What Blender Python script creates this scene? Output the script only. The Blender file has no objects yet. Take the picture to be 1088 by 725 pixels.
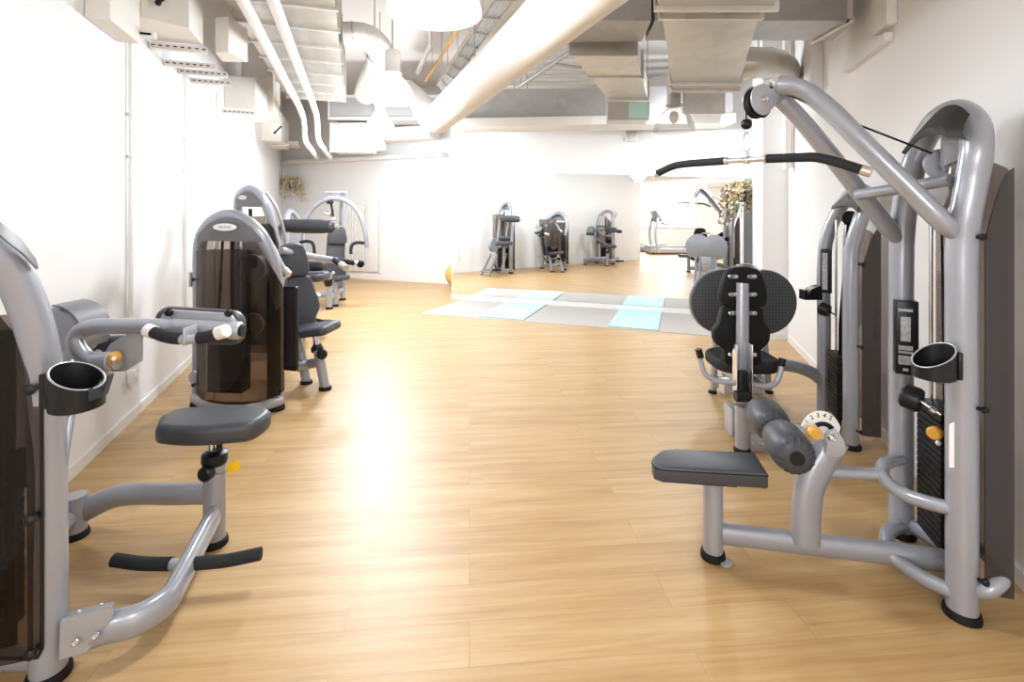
import bpy, bmesh, math, random
from mathutils import Vector as V, Matrix, Quaternion

random.seed(7)
SC = bpy.context.scene
COL = SC.collection
PI = math.pi

# ---------------------------------------------------------------- camera model (level view, eye at 1.5 m)
FPX, CX, HZ, EYE = 520.0, 544.0, 226.0, 1.5
def P(x, y, d):
    return V(((x - CX) / FPX * d, d, EYE - (y - HZ) / FPX * d))
def PZ(x, y, z):
    return P(x, y, (EYE - z) * FPX / (y - HZ))
def G(x, y):
    return PZ(x, y, 0.0)
def xy(p): return (p[0], p[1])

# ---------------------------------------------------------------- materials
def new_mat(name):
    m = bpy.data.materials.new(name); m.use_nodes = True
    nt = m.node_tree
    return m, nt, nt.nodes['Principled BSDF'], nt.nodes['Material Output']

def mat(name, col, rough=0.5, metal=0.0, var=0.06, scale=12.0, bump=0.0, bscale=60.0, spec=0.5, emit=None, estr=0.0, coat=0.0):
    m, nt, b, out = new_mat(name)
    N, L = nt.nodes, nt.links
    tc = N.new('ShaderNodeTexCoord')
    nz = N.new('ShaderNodeTexNoise'); nz.inputs['Scale'].default_value = scale; nz.inputs['Detail'].default_value = 3
    L.new(tc.outputs['Object'], nz.inputs['Vector'])
    rp = N.new('ShaderNodeValToRGB')
    c = V(col)
    rp.color_ramp.elements[0].color = (*(c * (1 - var)), 1); rp.color_ramp.elements[0].position = 0.3
    rp.color_ramp.elements[1].color = (*[min(1, a) for a in c * (1 + var)], 1); rp.color_ramp.elements[1].position = 0.7
    L.new(nz.outputs['Fac'], rp.inputs['Fac']); L.new(rp.outputs['Color'], b.inputs['Base Color'])
    b.inputs['Roughness'].default_value = rough; b.inputs['Metallic'].default_value = metal
    b.inputs['Specular IOR Level'].default_value = spec
    b.inputs['Coat Weight'].default_value = coat
    if bump:
        n2 = N.new('ShaderNodeTexNoise'); n2.inputs['Scale'].default_value = bscale
        L.new(tc.outputs['Object'], n2.inputs['Vector'])
        bp = N.new('ShaderNodeBump'); bp.inputs['Strength'].default_value = bump; bp.inputs['Distance'].default_value = 0.01
        L.new(n2.outputs['Fac'], bp.inputs['Height']); L.new(bp.outputs['Normal'], b.inputs['Normal'])
    if emit:
        b.inputs['Emission Color'].default_value = (*emit, 1); b.inputs['Emission Strength'].default_value = estr
    return m

def tint_mat(name, col, gloss=0.08, rough=0.05, grey=0.0, dk=0.35):
    m, nt, b, out = new_mat(name)
    N, L = nt.nodes, nt.links
    N.remove(b)
    tr = N.new('ShaderNodeBsdfTransparent')
    tc = N.new('ShaderNodeTexCoord'); nz = N.new('ShaderNodeTexNoise'); nz.inputs['Scale'].default_value = 3
    L.new(tc.outputs['Object'], nz.inputs['Vector'])
    rp = N.new('ShaderNodeValToRGB'); c = V(col)
    rp.color_ramp.elements[0].color = (*(c * 0.95), 1); rp.color_ramp.elements[1].color = (*(c * 1.05), 1)
    L.new(nz.outputs['Fac'], rp.inputs['Fac']); L.new(rp.outputs['Color'], tr.inputs['Color'])
    df = N.new('ShaderNodeBsdfDiffuse'); df.inputs['Color'].default_value = (*(c * dk), 1)
    m0 = N.new('ShaderNodeMixShader'); m0.inputs[0].default_value = grey
    L.new(tr.outputs[0], m0.inputs[1]); L.new(df.outputs[0], m0.inputs[2])
    gl = N.new('ShaderNodeBsdfGlossy'); gl.inputs['Roughness'].default_value = rough
    mx = N.new('ShaderNodeMixShader')
    lw = N.new('ShaderNodeLayerWeight'); lw.inputs['Blend'].default_value = 0.25
    mm = N.new('ShaderNodeMath'); mm.operation = 'MULTIPLY_ADD'; mm.inputs[1].default_value = 0.30; mm.inputs[2].default_value = gloss * 0.5
    L.new(lw.outputs['Fresnel'], mm.inputs[0]); L.new(mm.outputs[0], mx.inputs[0])
    L.new(m0.outputs[0], mx.inputs[1]); L.new(gl.outputs[0], mx.inputs[2]); L.new(mx.outputs[0], out.inputs['Surface'])
    return m

def floor_mat():
    m, nt, b, out = new_mat('oak_planks'); N, L = nt.nodes, nt.links
    tc = N.new('ShaderNodeTexCoord')
    mp = N.new('ShaderNodeMapping'); mp.inputs['Rotation'].default_value = (0, 0, math.radians(-5))
    L.new(tc.outputs['Object'], mp.inputs['Vector'])
    br = N.new('ShaderNodeTexBrick'); br.offset = 0.37; br.offset_frequency = 2
    br.inputs['Scale'].default_value = 1.0; br.inputs['Brick Width'].default_value = 1.22; br.inputs['Row Height'].default_value = 0.18
    br.inputs['Mortar Size'].default_value = 0.0012; br.inputs['Mortar Smooth'].default_value = 0.2
    br.inputs['Color1'].default_value = (0.0, 0, 0, 1); br.inputs['Color2'].default_value = (1, 1, 1, 1); br.inputs['Mortar'].default_value = (0.3, 0.3, 0.3, 1)
    L.new(mp.outputs[0], br.inputs['Vector'])
    def noise(sc, s, detail, rough=0.6):
        mq = N.new('ShaderNodeMapping'); mq.inputs['Scale'].default_value = sc
        L.new(mp.outputs[0], mq.inputs['Vector'])
        ad = N.new('ShaderNodeVectorMath'); ad.operation = 'MULTIPLY_ADD'
        ad.inputs[1].default_value = (3, 7, 5); L.new(br.outputs['Color'], ad.inputs[0]); L.new(mq.outputs[0], ad.inputs[2])
        n = N.new('ShaderNodeTexNoise'); n.inputs['Scale'].default_value = s; n.inputs['Detail'].default_value = detail; n.inputs['Roughness'].default_value = rough
        L.new(ad.outputs[0], n.inputs['Vector']); return n
    n1 = noise((0.7, 9, 1), 1.6, 6); n2 = noise((1.5, 40, 1), 2.0, 4)
    a = N.new('ShaderNodeMath'); a.operation = 'MULTIPLY_ADD'; a.inputs[1].default_value = 0.09; L.new(br.outputs['Color'], a.inputs[0])
    s = N.new('ShaderNodeMath'); s.operation = 'MULTIPLY_ADD'; s.inputs[1].default_value = 0.75
    L.new(n1.outputs['Fac'], s.inputs[0]); L.new(a.outputs[0], s.inputs[2])
    s2 = N.new('ShaderNodeMath'); s2.operation = 'MULTIPLY_ADD'; s2.inputs[1].default_value = 0.35
    L.new(n2.outputs['Fac'], s2.inputs[0]); L.new(s.outputs[0], s2.inputs[2])
    a.inputs[2].default_value = 0.0
    rp = N.new('ShaderNodeValToRGB'); cr = rp.color_ramp
    cr.elements[0].position = 0.36; cr.elements[0].color = (0.36, 0.200, 0.072, 1)
    cr.elements[1].position = 0.80; cr.elements[1].color = (0.58, 0.385, 0.185, 1)
    e = cr.elements.new(0.56); e.color = (0.475, 0.288, 0.115, 1)
    L.new(s2.outputs[0], rp.inputs['Fac'])
    mxx = N.new('ShaderNodeMixRGB'); mxx.blend_type = 'MULTIPLY'; mxx.inputs['Fac'].default_value = 1
    g = N.new('ShaderNodeMath'); g.operation = 'MULTIPLY_ADD'; g.inputs[1].default_value = -0.25; g.inputs[2].default_value = 1.0
    L.new(br.outputs['Fac'], g.inputs[0]); L.new(rp.outputs['Color'], mxx.inputs['Color1']); L.new(g.outputs[0], mxx.inputs['Color2'])
    L.new(mxx.outputs['Color'], b.inputs['Base Color'])
    b.inputs['Roughness'].default_value = 0.44; b.inputs['Specular IOR Level'].default_value = 0.5; b.inputs['Coat Weight'].default_value = 0.5; b.inputs['Coat Roughness'].default_value = 0.44
    return m

def shade_mat(name, estr, through):
    m, nt, b, out = new_mat(name); N, L = nt.nodes, nt.links
    N.remove(b)
    tc = N.new('ShaderNodeTexCoord'); nz = N.new('ShaderNodeTexNoise'); nz.inputs['Scale'].default_value = 4
    L.new(tc.outputs['Object'], nz.inputs['Vector'])
    rp = N.new('ShaderNodeValToRGB'); rp.color_ramp.elements[0].color = (0.95, 0.97, 1.0, 1); rp.color_ramp.elements[1].color = (1, 1, 1, 1)
    L.new(nz.outputs['Fac'], rp.inputs['Fac'])
    em = N.new('ShaderNodeEmission'); em.inputs['Strength'].default_value = estr; L.new(rp.outputs['Color'], em.inputs['Color'])
    tr = N.new('ShaderNodeBsdfTransparent'); mx = N.new('ShaderNodeMixShader'); mx.inputs[0].default_value = 1 - through
    L.new(tr.outputs[0], mx.inputs[1]); L.new(em.outputs[0], mx.inputs[2]); L.new(mx.outputs[0], out.inputs['Surface'])
    return m

def mirror_mat():
    m, nt, b, out = new_mat('silvered_glass'); N, L = nt.nodes, nt.links
    b.inputs['Metallic'].default_value = 1; b.inputs['Roughness'].default_value = 0.0
    tc = N.new('ShaderNodeTexCoord'); nz = N.new('ShaderNodeTexNoise'); nz.inputs['Scale'].default_value = 1.5
    L.new(tc.outputs['Object'], nz.inputs['Vector'])
    rp = N.new('ShaderNodeValToRGB'); rp.color_ramp.elements[0].color = (0.90, 0.91, 0.90, 1); rp.color_ramp.elements[1].color = (0.93, 0.94, 0.93, 1)
    L.new(nz.outputs['Fac'], rp.inputs['Fac']); L.new(rp.outputs['Color'], b.inputs['Base Color'])
    return m

def tread_mat():
    m, nt, b, out = new_mat('checker_rubber'); N, L = nt.nodes, nt.links
    tc = N.new('ShaderNodeTexCoord'); mp = N.new('ShaderNodeMapping'); mp.inputs['Rotation'].default_value = (0, math.radians(45), 0)
    L.new(tc.outputs['Object'], mp.inputs['Vector'])
    ck = N.new('ShaderNodeTexChecker'); ck.inputs['Scale'].default_value = 55
    ck.inputs['Color1'].default_value = (0.045, 0.047, 0.052, 1); ck.inputs['Color2'].default_value = (0.075, 0.078, 0.086, 1)
    L.new(mp.outputs[0], ck.inputs['Vector']); L.new(ck.outputs['Color'], b.inputs['Base Color'])
    bp = N.new('ShaderNodeBump'); bp.inputs['Strength'].default_value = 0.5; bp.inputs['Distance'].default_value = 0.004
    L.new(ck.outputs['Fac'], bp.inputs['Height']); L.new(bp.outputs['Normal'], b.inputs['Normal'])
    b.inputs['Roughness'].default_value = 0.5
    return m

def galv_mat(name, col, rough=0.38, metal=0.75):
    m, nt, b, out = new_mat(name); N, L = nt.nodes, nt.links
    tc = N.new('ShaderNodeTexCoord'); vo = N.new('ShaderNodeTexVoronoi'); vo.inputs['Scale'].default_value = 9
    nz = N.new('ShaderNodeTexNoise'); nz.inputs['Scale'].default_value = 2.5; nz.inputs['Detail'].default_value = 4
    L.new(tc.outputs['Object'], vo.inputs['Vector']); L.new(tc.outputs['Object'], nz.inputs['Vector'])
    mx = N.new('ShaderNodeMixRGB'); mx.inputs['Fac'].default_value = 0.25
    L.new(nz.outputs['Fac'], mx.inputs['Color1']); L.new(vo.outputs['Color'], mx.inputs['Color2'])
    rp = N.new('ShaderNodeValToRGB'); c = V(col)
    rp.color_ramp.elements[0].position = 0.25; rp.color_ramp.elements[0].color = (*(c * 0.86), 1)
    rp.color_ramp.elements[1].position = 0.75; rp.color_ramp.elements[1].color = (*(c * 1.1), 1)
    L.new(mx.outputs['Color'], rp.inputs['Fac']); L.new(rp.outputs['Color'], b.inputs['Base Color'])
    b.inputs['Roughness'].default_value = rough; b.inputs['Metallic'].default_value = metal
    return m

M = dict(
    wall=mat('white_paint', (0.81, 0.80, 0.80), 0.55, var=0.012, scale=1.2, bump=0.03, bscale=90),
    ceil=mat('ceiling_paint', (0.74, 0.70, 0.67), 0.8, var=0.03, scale=0.8),
    trim=mat('skirting_paint', (0.80, 0.78, 0.76), 0.4, var=0.01),
    floor=floor_mat(), mirror=mirror_mat(), tread=tread_mat(),
    silver=mat('silver_paint', (0.335, 0.350, 0.395), 0.28, metal=0.25, var=0.03, scale=5, coat=0.3),
    silver2=mat('silver_plate', (0.42, 0.43, 0.465), 0.35, metal=0.25, var=0.03, scale=5),
    pad=mat('grey_vinyl', (0.046, 0.048, 0.057), 0.42, var=0.06, scale=30, bump=0.06, bscale=250),
    black=mat('black_plastic', (0.009, 0.009, 0.010), 0.36, var=0.1, spec=0.3),
    padback=mat('black_pad_shell', (0.006, 0.006, 0.006), 0.6, var=0.1, spec=0.25),
    foam=mat('black_foam', (0.018, 0.018, 0.020), 0.75, var=0.12, scale=80, bump=0.1, bscale=300, spec=0.3),
    rubber=mat('black_rubber', (0.007, 0.007, 0.007), 0.6, var=0.1, spec=0.25),
    iron=mat('weight_iron', (0.007, 0.007, 0.008), 0.5, var=0.15, scale=25, spec=0.25),
    hood=mat('grey_hood', (0.19, 0.19, 0.205), 0.4, var=0.05),
    hood_dark=mat('dark_hood', (0.024, 0.022, 0.021), 0.5, var=0.08, spec=0.25),
    chrome=mat('chrome', (0.78, 0.78, 0.80), 0.14, metal=1.0, var=0.02),
    steel=mat('brushed_end_cap', (0.62, 0.58, 0.53), 0.3, metal=0.7, var=0.04),
    white=mat('white_plastic', (0.80, 0.79, 0.76), 0.4, var=0.02),
    badge=mat('badge_white', (0.86, 0.86, 0.87), 0.3, var=0.01),
    ink=mat('badge_ink', (0.30, 0.30, 0.33), 0.5, var=0.02),
    inkdark=mat('dark_ink', (0.03, 0.03, 0.03), 0.5, var=0.02),
    label=mat('label_print', (0.42, 0.43, 0.45), 0.5, var=0.25, scale=60),
    orange=mat('amber_plastic', (0.72, 0.36, 0.05), 0.4, var=0.06),
    yellow=mat('yellow_tag', (0.95, 0.55, 0.01), 0.45, var=0.04),
    smoke=tint_mat('smoked_acrylic', (0.47, 0.425, 0.39), 0.03, grey=0.02),
    smoke_dark=tint_mat('smoked_acrylic_dark', (0.36, 0.33, 0.325), 0.05, grey=0.30),
    smoke_light=tint_mat('bronze_acrylic', (0.70, 0.635, 0.59), 0.05, grey=0.25),
    clear=tint_mat('clear_acrylic', (0.96, 0.955, 0.95), 0.06, grey=0.16, dk=0.9),
    galv=galv_mat('galvanised_steel', (0.60, 0.575, 0.53)),
    galv_l=galv_mat('pale_galvanised_steel', (0.74, 0.72, 0.69), 0.42, 0.5),
    galv_d=galv_mat('dull_galvanised_steel', (0.44, 0.43, 0.43), 0.45, 0.55),
    lag=mat('white_lagging', (0.82, 0.79, 0.75), 0.55, var=0.02, scale=3),
    cab=mat('cabinet_enamel', (0.80, 0.76, 0.71), 0.45, var=0.015),
    conduit=mat('white_conduit', (0.80, 0.79, 0.77), 0.4, var=0.02),
    cable=mat('grey_cable', (0.40, 0.39, 0.38), 0.6, var=0.1),
    mint=mat('mint_foam', (0.57, 0.83, 0.79), 0.7, var=0.03, bump=0.1, bscale=200),
    mint_edge=mat('teal_edge', (0.12, 0.42, 0.40), 0.7, var=0.03),
    minted=mat('mint_patch', (0.60, 0.90, 0.83), 0.5, var=0.02),
    mat_grey=mat('grey_underlay', (0.52, 0.475, 0.445), 0.85, var=0.05, scale=80),
    ball=mat('gym_ball_vinyl', (0.74, 0.42, 0.13), 0.4, var=0.04),
    leaf=mat('dried_leaf', (0.60, 0.53, 0.36), 0.7, var=0.35, scale=25),
    leaf_o=mat('ochre_leaf', (0.62, 0.42, 0.20), 0.7, var=0.3, scale=25),
    pot=mat('charcoal_pot', (0.07, 0.07, 0.08), 0.6, var=0.08),
    stem=mat('dry_stem', (0.16, 0.12, 0.07), 0.8, var=0.2),
    shade=shade_mat('lit_acrylic_shade', 1.7, 0.55),
    bulb=mat('glowing_bulb', (1, 1, 1), 0.3, var=0.0, emit=(0.97, 0.98, 1.0), estr=8.0),
    lampcap=mat('lamp_housing', (0.42, 0.41, 0.39), 0.45, metal=0.4, var=0.03),
    added_pane=mat('added_window_pane', (0.9, 0.95, 1.0), 0.2, var=0.0, emit=(0.93, 0.97, 1.0), estr=1.2),  # emissive pane of the window added behind the viewpoint
    wood=mat('desk_wood', (0.45, 0.34, 0.2), 0.5, var=0.15, scale=6),
)

# ---------------------------------------------------------------- mesh builder
def catmull(pts, n):
    pts = [V(p) for p in pts]
    if n <= 1 or len(pts) < 3: return pts
    out = []
    ext = [pts[0] * 2 - pts[1]] + pts + [pts[-1] * 2 - pts[-2]]
    for i in range(1, len(ext) - 2):
        p0, p1, p2, p3 = ext[i - 1], ext[i], ext[i + 1], ext[i + 2]
        # centripetal-ish: scale tangents with segment length
        d1 = max((p2 - p1).length, 1e-6); d0 = max((p1 - p0).length, 1e-6); d2 = max((p3 - p2).length, 1e-6)
        m1 = ((p1 - p0) / d0 * d1 + (p2 - p1) / d1 * d0) / (d0 + d1) * d1
        m2 = ((p2 - p1) / d1 * d2 + (p3 - p2) / d2 * d1) / (d1 + d2) * d1
        for k in range(n):
            t = k / n; t2, t3 = t * t, t * t * t
            out.append(p1 * (2*t3 - 3*t2 + 1) + m1 * (t3 - 2*t2 + t) + p2 * (-2*t3 + 3*t2) + m2 * (t3 - t2))
    out.append(pts[-1])
    return out

class MB:
    def __init__(s): s.bm = bmesh.new()
    def faces(s, loops):
        pass
    def _ring(s, pts): return [s.bm.verts.new(p) for p in pts]
    def _f(s, vs):
        try: s.bm.faces.new(vs)
        except ValueError: pass
    def skin(s, rings, close=True, cap0=True, cap1=True):
        for a, b in zip(rings, rings[1:]):
            n = len(a)
            for i in range(n if close else n - 1):
                j = (i + 1) % n
                s._f([a[i], a[j], b[j], b[i]])
        if cap0 and close: s._f(list(reversed(rings[0])))
        if cap1 and close: s._f(rings[-1])
        return s
    def tube(s, pts, r, n=6, seg=14, rb=None, up=None, cap=True, rads=None):
        """sweep an ellipse (r across, rb along up) over a path"""
        path = catmull(pts, n); rb = rb or r
        L = len(path); rings = []
        T = []
        for i in range(L):
            a = path[max(0, i - 1)]; b = path[min(L - 1, i + 1)]
            T.append((b - a).normalized())
        if up is None:
            u = V((0, 0, 1)) if abs(T[0].z) < 0.9 else V((0, 1, 0))
        else: u = V(up)
        N = (u - T[0] * u.dot(T[0])).normalized()
        for i in range(L):
            if i:
                if up is not None:
                    q = V(up); N2 = q - T[i] * q.dot(T[i])
                    N = N2.normalized() if N2.length > 0.05 else (N - T[i] * N.dot(T[i])).normalized()
                else:
                    N = (T[i - 1].rotation_difference(T[i])) @ N
                    N = (N - T[i] * N.dot(T[i])).normalized()
            B = T[i].cross(N)
            k = 1.0
            if rads:
                f = i / (L - 1) * (len(rads) - 1); a = int(min(f, len(rads) - 2)); k = rads[a] + (rads[a + 1] - rads[a]) * (f - a)
            rings.append(s._ring([path[i] + B * math.cos(2*PI*j/seg) * r * k + N * math.sin(2*PI*j/seg) * rb * k for j in range(seg)]))
        return s.skin(rings, True, cap, cap)
    def lathe(s, p0, p1, prof, seg=24, cap=True):
        p0, p1 = V(p0), V(p1); ax = (p1 - p0); T = ax.normalized()
        u = V((0, 0, 1)) if abs(T.z) < 0.9 else V((0, 1, 0))
        N = (u - T * u.dot(T)).normalized(); B = T.cross(N)
        rings = []
        for t, r in prof:
            c = p0 + ax * t
            rings.append(s._ring([c + (B * math.cos(2*PI*j/seg) + N * math.sin(2*PI*j/seg)) * max(r, 1e-4) for j in range(seg)]))
        return s.skin(rings, True, cap, cap)
    def cyl(s, p0, p1, r, r2=None, seg=20, bev=0.1):
        r2 = r if r2 is None else r2
        Ln = (V(p1) - V(p0)).length; b = min(bev * min(r, r2), 0.4 * Ln) / max(Ln, 1e-6); br = bev * min(r, r2)
        return s.lathe(p0, p1, [(0, r - br), (b, r), (1 - b, r2), (1, r2 - br)], seg)
    def ball(s, c, r, seg=18, sc=(1, 1, 1)):
        c = V(c); rings = []
        for i in range(1, 10):
            a = PI * i / 10
            rings.append(s._ring([c + V((math.sin(a)*math.cos(2*PI*j/seg)*r*sc[0], math.sin(a)*math.sin(2*PI*j/seg)*r*sc[1], -math.cos(a)*r*sc[2])) for j in range(seg)]))
        return s.skin(rings)
    def box(s, c, hx, hy, hz, bev=0.0):
        """c centre, hx/hy/hz half-extent vectors"""
        c, hx, hy, hz = V(c), V(hx), V(hy), V(hz)
        if bev > 0:
            w, h = hx.length, hy.length
            b = min(bev, w * 0.9, h * 0.9, hz.length * 0.9)
            o = round_rect(2*w, 2*h, b, 3)
            return s.pad(c, hx.normalized(), hy.normalized(), o, hz.length * 2, b * 0.6, 2, n=hz.normalized())
        vs = [s.bm.verts.new(c + hx*i + hy*j + hz*k) for k in (-1, 1) for j in (-1, 1) for i in (-1, 1)]
        for f in ((0,2,3,1), (4,5,7,6), (0,1,5,4), (2,6,7,3), (0,4,6,2), (1,3,7,5)):
            s._f([vs[i] for i in f])
        return s
    def prism(s, poly, z0, z1):
        a = s._ring([(p[0], p[1], z0) for p in poly]); b = s._ring([(p[0], p[1], z1) for p in poly])
        return s.skin([a, b])
    def plate(s, pts, off):
        off = V(off) * 0.5
        a = s._ring([V(p) - off for p in pts]); b = s._ring([V(p) + off for p in pts])
        return s.skin([a, b])
    def pad(s, c, ux, uy, outline, th, r, k=4, n=None):
        """rounded-edge slab: outline in (ux, uy) about c, thickness th along n"""
        c, ux, uy = V(c), V(ux).normalized(), V(uy).normalized()
        n = V(n).normalized() if n is not None else ux.cross(uy).normalized()
        r = min(r, th * 0.5)
        m = len(outline); cen = sum((V((p[0], p[1])) for p in outline), V((0, 0))) / m
        nor = []
        for i in range(m):
            a, b = V(outline[i - 1]), V(outline[(i + 1) % m]); t = b - a
            q = V((t.y, -t.x)).normalized() if t.length > 1e-9 else V((0, 0))
            nor.append(q)
        area = sum(outline[i][0]*outline[(i+1) % m][1] - outline[(i+1) % m][0]*outline[i][1] for i in range(m))
        sg = 1 if area > 0 else -1
        lay = []
        for i in range(k + 1):
            a = PI/2 * i / k; lay.append((r * (1 - math.sin(a)), -th/2 + r * (1 - math.cos(a))))
        for i in range(k + 1):
            a = PI/2 * (1 - i / k); lay.append((r * (1 - math.sin(a)), th/2 - r * (1 - math.cos(a))))
        rings = []
        for ins, h in lay:
            rings.append(s._ring([c + ux * (p[0] - sg*nor[i].x*ins) + uy * (p[1] - sg*nor[i].y*ins) + n * h for i, p in enumerate(outline)]))
        return s.skin(rings)
    def sheet(s, cols, th, n=None):
        """cols: list of columns, each a list of points; a solid sheet of thickness th"""
        A = [[V(p) for p in c] for c in cols]
        nx, ny = len(A), len(A[0])
        nor = [[None]*ny for _ in range(nx)]
        for i in range(nx):
            for j in range(ny):
                a = A[min(i+1, nx-1)][j] - A[max(i-1, 0)][j]; b = A[i][min(j+1, ny-1)] - A[i][max(j-1, 0)]
                q = a.cross(b); nor[i][j] = q.normalized() if q.length > 1e-9 else V((0, 0, 1))
        F = [[s.bm.verts.new(A[i][j] + nor[i][j]*th/2) for j in range(ny)] for i in range(nx)]
        B = [[s.bm.verts.new(A[i][j] - nor[i][j]*th/2) for j in range(ny)] for i in range(nx)]
        for i in range(nx-1):
            for j in range(ny-1):
                s._f([F[i][j], F[i+1][j], F[i+1][j+1], F[i][j+1]]); s._f([B[i][j], B[i][j+1], B[i+1][j+1], B[i+1][j]])
        for i in range(nx-1):
            s._f([F[i][0], B[i][0], B[i+1][0], F[i+1][0]]); s._f([F[i][-1], F[i+1][-1], B[i+1][-1], B[i][-1]])
        for j in range(ny-1):
            s._f([F[0][j], F[0][j+1], B[0][j+1], B[0][j]]); s._f([F[-1][j], B[-1][j], B[-1][j+1], F[-1][j+1]])
        return s
    def build(s, name, m, parent=None, flat=False, ang=38):
        bmesh.ops.recalc_face_normals(s.bm, faces=s.bm.faces)
        me = bpy.data.meshes.new(name)
        off = root_loc(parent) if parent else V((0, 0, 0))
        if off.length > 0: bmesh.ops.translate(s.bm, verts=s.bm.verts, vec=-off)
        s.bm.to_mesh(me); s.bm.free()
        me.materials.append(M[m] if isinstance(m, str) else m)
        if not flat:
            for p in me.polygons: p.use_smooth = True
            me.set_sharp_from_angle(angle=math.radians(ang))
        o = bpy.data.objects.new(name, me); COL.objects.link(o)
        if parent: o.parent = parent
        return o

def root_loc(o):
    p = V((0, 0, 0))
    while o is not None:
        p += o.location; o = o.parent
    return p

def round_rect(w, h, r, n=5):
    out = []
    for cx, cy, a0 in ((w/2-r, h/2-r, 0), (-w/2+r, h/2-r, PI/2), (-w/2+r, -h/2+r, PI), (w/2-r, -h/2+r, 1.5*PI)):
        for i in range(n + 1):
            a = a0 + PI/2*i/n; out.append((cx + r*math.cos(a), cy + r*math.sin(a)))
    return out
def ellipse(w, h, n=28): return [(w/2*math.cos(2*PI*i/n), h/2*math.sin(2*PI*i/n)) for i in range(n)]
def smooth2(pts, n=5):
    q = [V((p[0], p[1], 0)) for p in pts]; q = q[-2:] + q + q[:2]
    return [(v.x, v.y) for v in catmull(q, n)[2*n:-(2*n)-1 + 0]][:len(pts)*n]

def tag(o, label, cat, group=None, kind=None):
    o['label'] = label; o['category'] = cat
    if group: o['group'] = group
    if kind: o['kind'] = kind
    return o
def thing(name, loc, label, cat, group=None):
    o = bpy.data.objects.new(name, None); COL.objects.link(o); o.empty_display_size = 0.1
    o.location = V(loc); return tag(o, label, cat, group)
def struct(o): o['kind'] = 'structure'; return o
def dup(o, parent=None):
    c = o.copy(); COL.objects.link(c)
    if parent is not None: c.parent = parent
    for ch in list(o.children): dup(ch, c)
    return c
def text(s_, size, c, ux, uy, m, parent, name, th=0.001):
    cu = bpy.data.curves.new(name, 'FONT'); cu.body = s_; cu.size = size; cu.align_x = 'CENTER'; cu.align_y = 'CENTER'; cu.extrude = th
    t = bpy.data.objects.new('tmp', cu); COL.objects.link(t)
    dg = bpy.context.evaluated_depsgraph_get(); me = bpy.data.meshes.new_from_object(t.evaluated_get(dg))
    bpy.data.objects.remove(t)
    ux, uy = V(ux).normalized(), V(uy).normalized(); n = ux.cross(uy)
    mx = Matrix(((ux.x, uy.x, n.x, 0), (ux.y, uy.y, n.y, 0), (ux.z, uy.z, n.z, 0), (0, 0, 0, 1)))
    me.transform(Matrix.Translation(V(c) - root_loc(parent)) @ mx)
    me.materials.clear(); me.materials.append(M[m])
    o = bpy.data.objects.new(name, me); COL.objects.link(o); o.parent = parent
    return o

Z3 = V((0, 0, 1))

# ================================================================ ROOM
H = 4.2
uL = V((-0.3216, 0.9469, 0)); nL = V((0.9469, 0.3216, 0)); L0 = V((-2.471, 2.704, 0))
def LW(d, o=0.0, z=0.0):          # a point on (or o metres in front of) the wall on that side at depth d
    p = L0 + uL * ((d - L0.y) / uL.y); p = p + nL * o; p.z = z; return p
uR = V((0.3006, 0.9537, 0)); nR = V((-0.9537, 0.3006, 0)); R0 = V((2.407, 3.10, 0))
def RW(d, o=0.0, z=0.0):
    p = R0 + uR * ((d - R0.y) / uR.y); p = p + nR * o; p.z = z; return p
MIR_ANG = math.radians(-19.3)
uM = V((math.cos(MIR_ANG), math.sin(MIR_ANG), 0)); nM = V((uM.y, -uM.x, 0)) ; nM = V((math.sin(MIR_ANG), -math.cos(MIR_ANG), 0))
M0 = V((-1.058, 8.553, 0))
def MW(t, o=0.0, z=0.0):
    p = M0 + uM * t + nM * o; p.z = z; return p
def isect(a, u, b, w):
    det = u.x * -w.y + w.x * u.y
    r = b - a; t = (r.x * -w.y + w.x * r.y) / det
    return a + u * t
B0 = V((-3.595, 11.17, 0)); uB = V((0.930, -0.368, 0)).normalized(); nB = V((uB.y, -uB.x, 0))
if nB.y > 0: nB = -nB
cornerLB = isect(L0, uL, B0, uB); cornerRM = isect(R0, uR, M0, uM)
tR = (cornerRM - M0).dot(uM)

fl = MB(); fl.prism([(-7, -6.2), (5.2, -6.2), (5.2, 13), (-7, 13)], -0.1, 0.0)
struct(fl.build('floor', 'floor', flat=True))
ce = MB(); ce.prism([(-7, -6.2), (5.2, -6.2), (5.2, 13), (-7, 13)], H, H + 0.15)
struct(ce.build('ceiling', 'ceil', flat=True))
LEND = -0.25
w = MB(); a, b = LW(LEND), cornerLB
w.prism([xy(a), xy(b), xy(b - nL*0.2), xy(a - nL*0.2)], 0, H); struct(w.build('wall_left', 'wall', flat=True))
w = MB(); a, b = RW(-6), cornerRM + uR*0.3
w.prism([xy(a), xy(b), xy(b - nR*0.2), xy(a - nR*0.2)], 0, H); struct(w.build('wall_right', 'wall', flat=True))
w = MB(); a, b = cornerLB - uB*0.3, cornerLB + uB*7.5
w.prism([xy(a), xy(b), xy(b - nB*0.2), xy(a - nB*0.2)], 0, H); struct(w.build('wall_back', 'wall', flat=True))
w = MB(); a, b = MW(0), cornerRM
w.prism([xy(a), xy(b), xy(b - nM*0.25), xy(a - nM*0.25)], 0, H); struct(w.build('wall_mirror_side', 'wall', flat=True))
w = MB(); w.prism([(-7, -6.2), (5.0, -6.2), (5.0, -6.0), (-7, -6.0)], 0, H); struct(w.build('wall_rear', 'wall', flat=True))
w = MB(); w.prism([(-6.9, -6.0), (-6.7, -6.0), (-6.7, 0.6), (-6.9, 0.6)], 0, H); struct(w.build('wall_rear_side', 'wall', flat=True))
a = LW(LEND, -0.2)
w = MB(); w.prism([(-6.7, a.y), (a.x, a.y), (a.x, a.y + 0.2), (-6.7, a.y + 0.2)], 0, H); struct(w.build('wall_rear_return', 'wall', flat=True))
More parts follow.
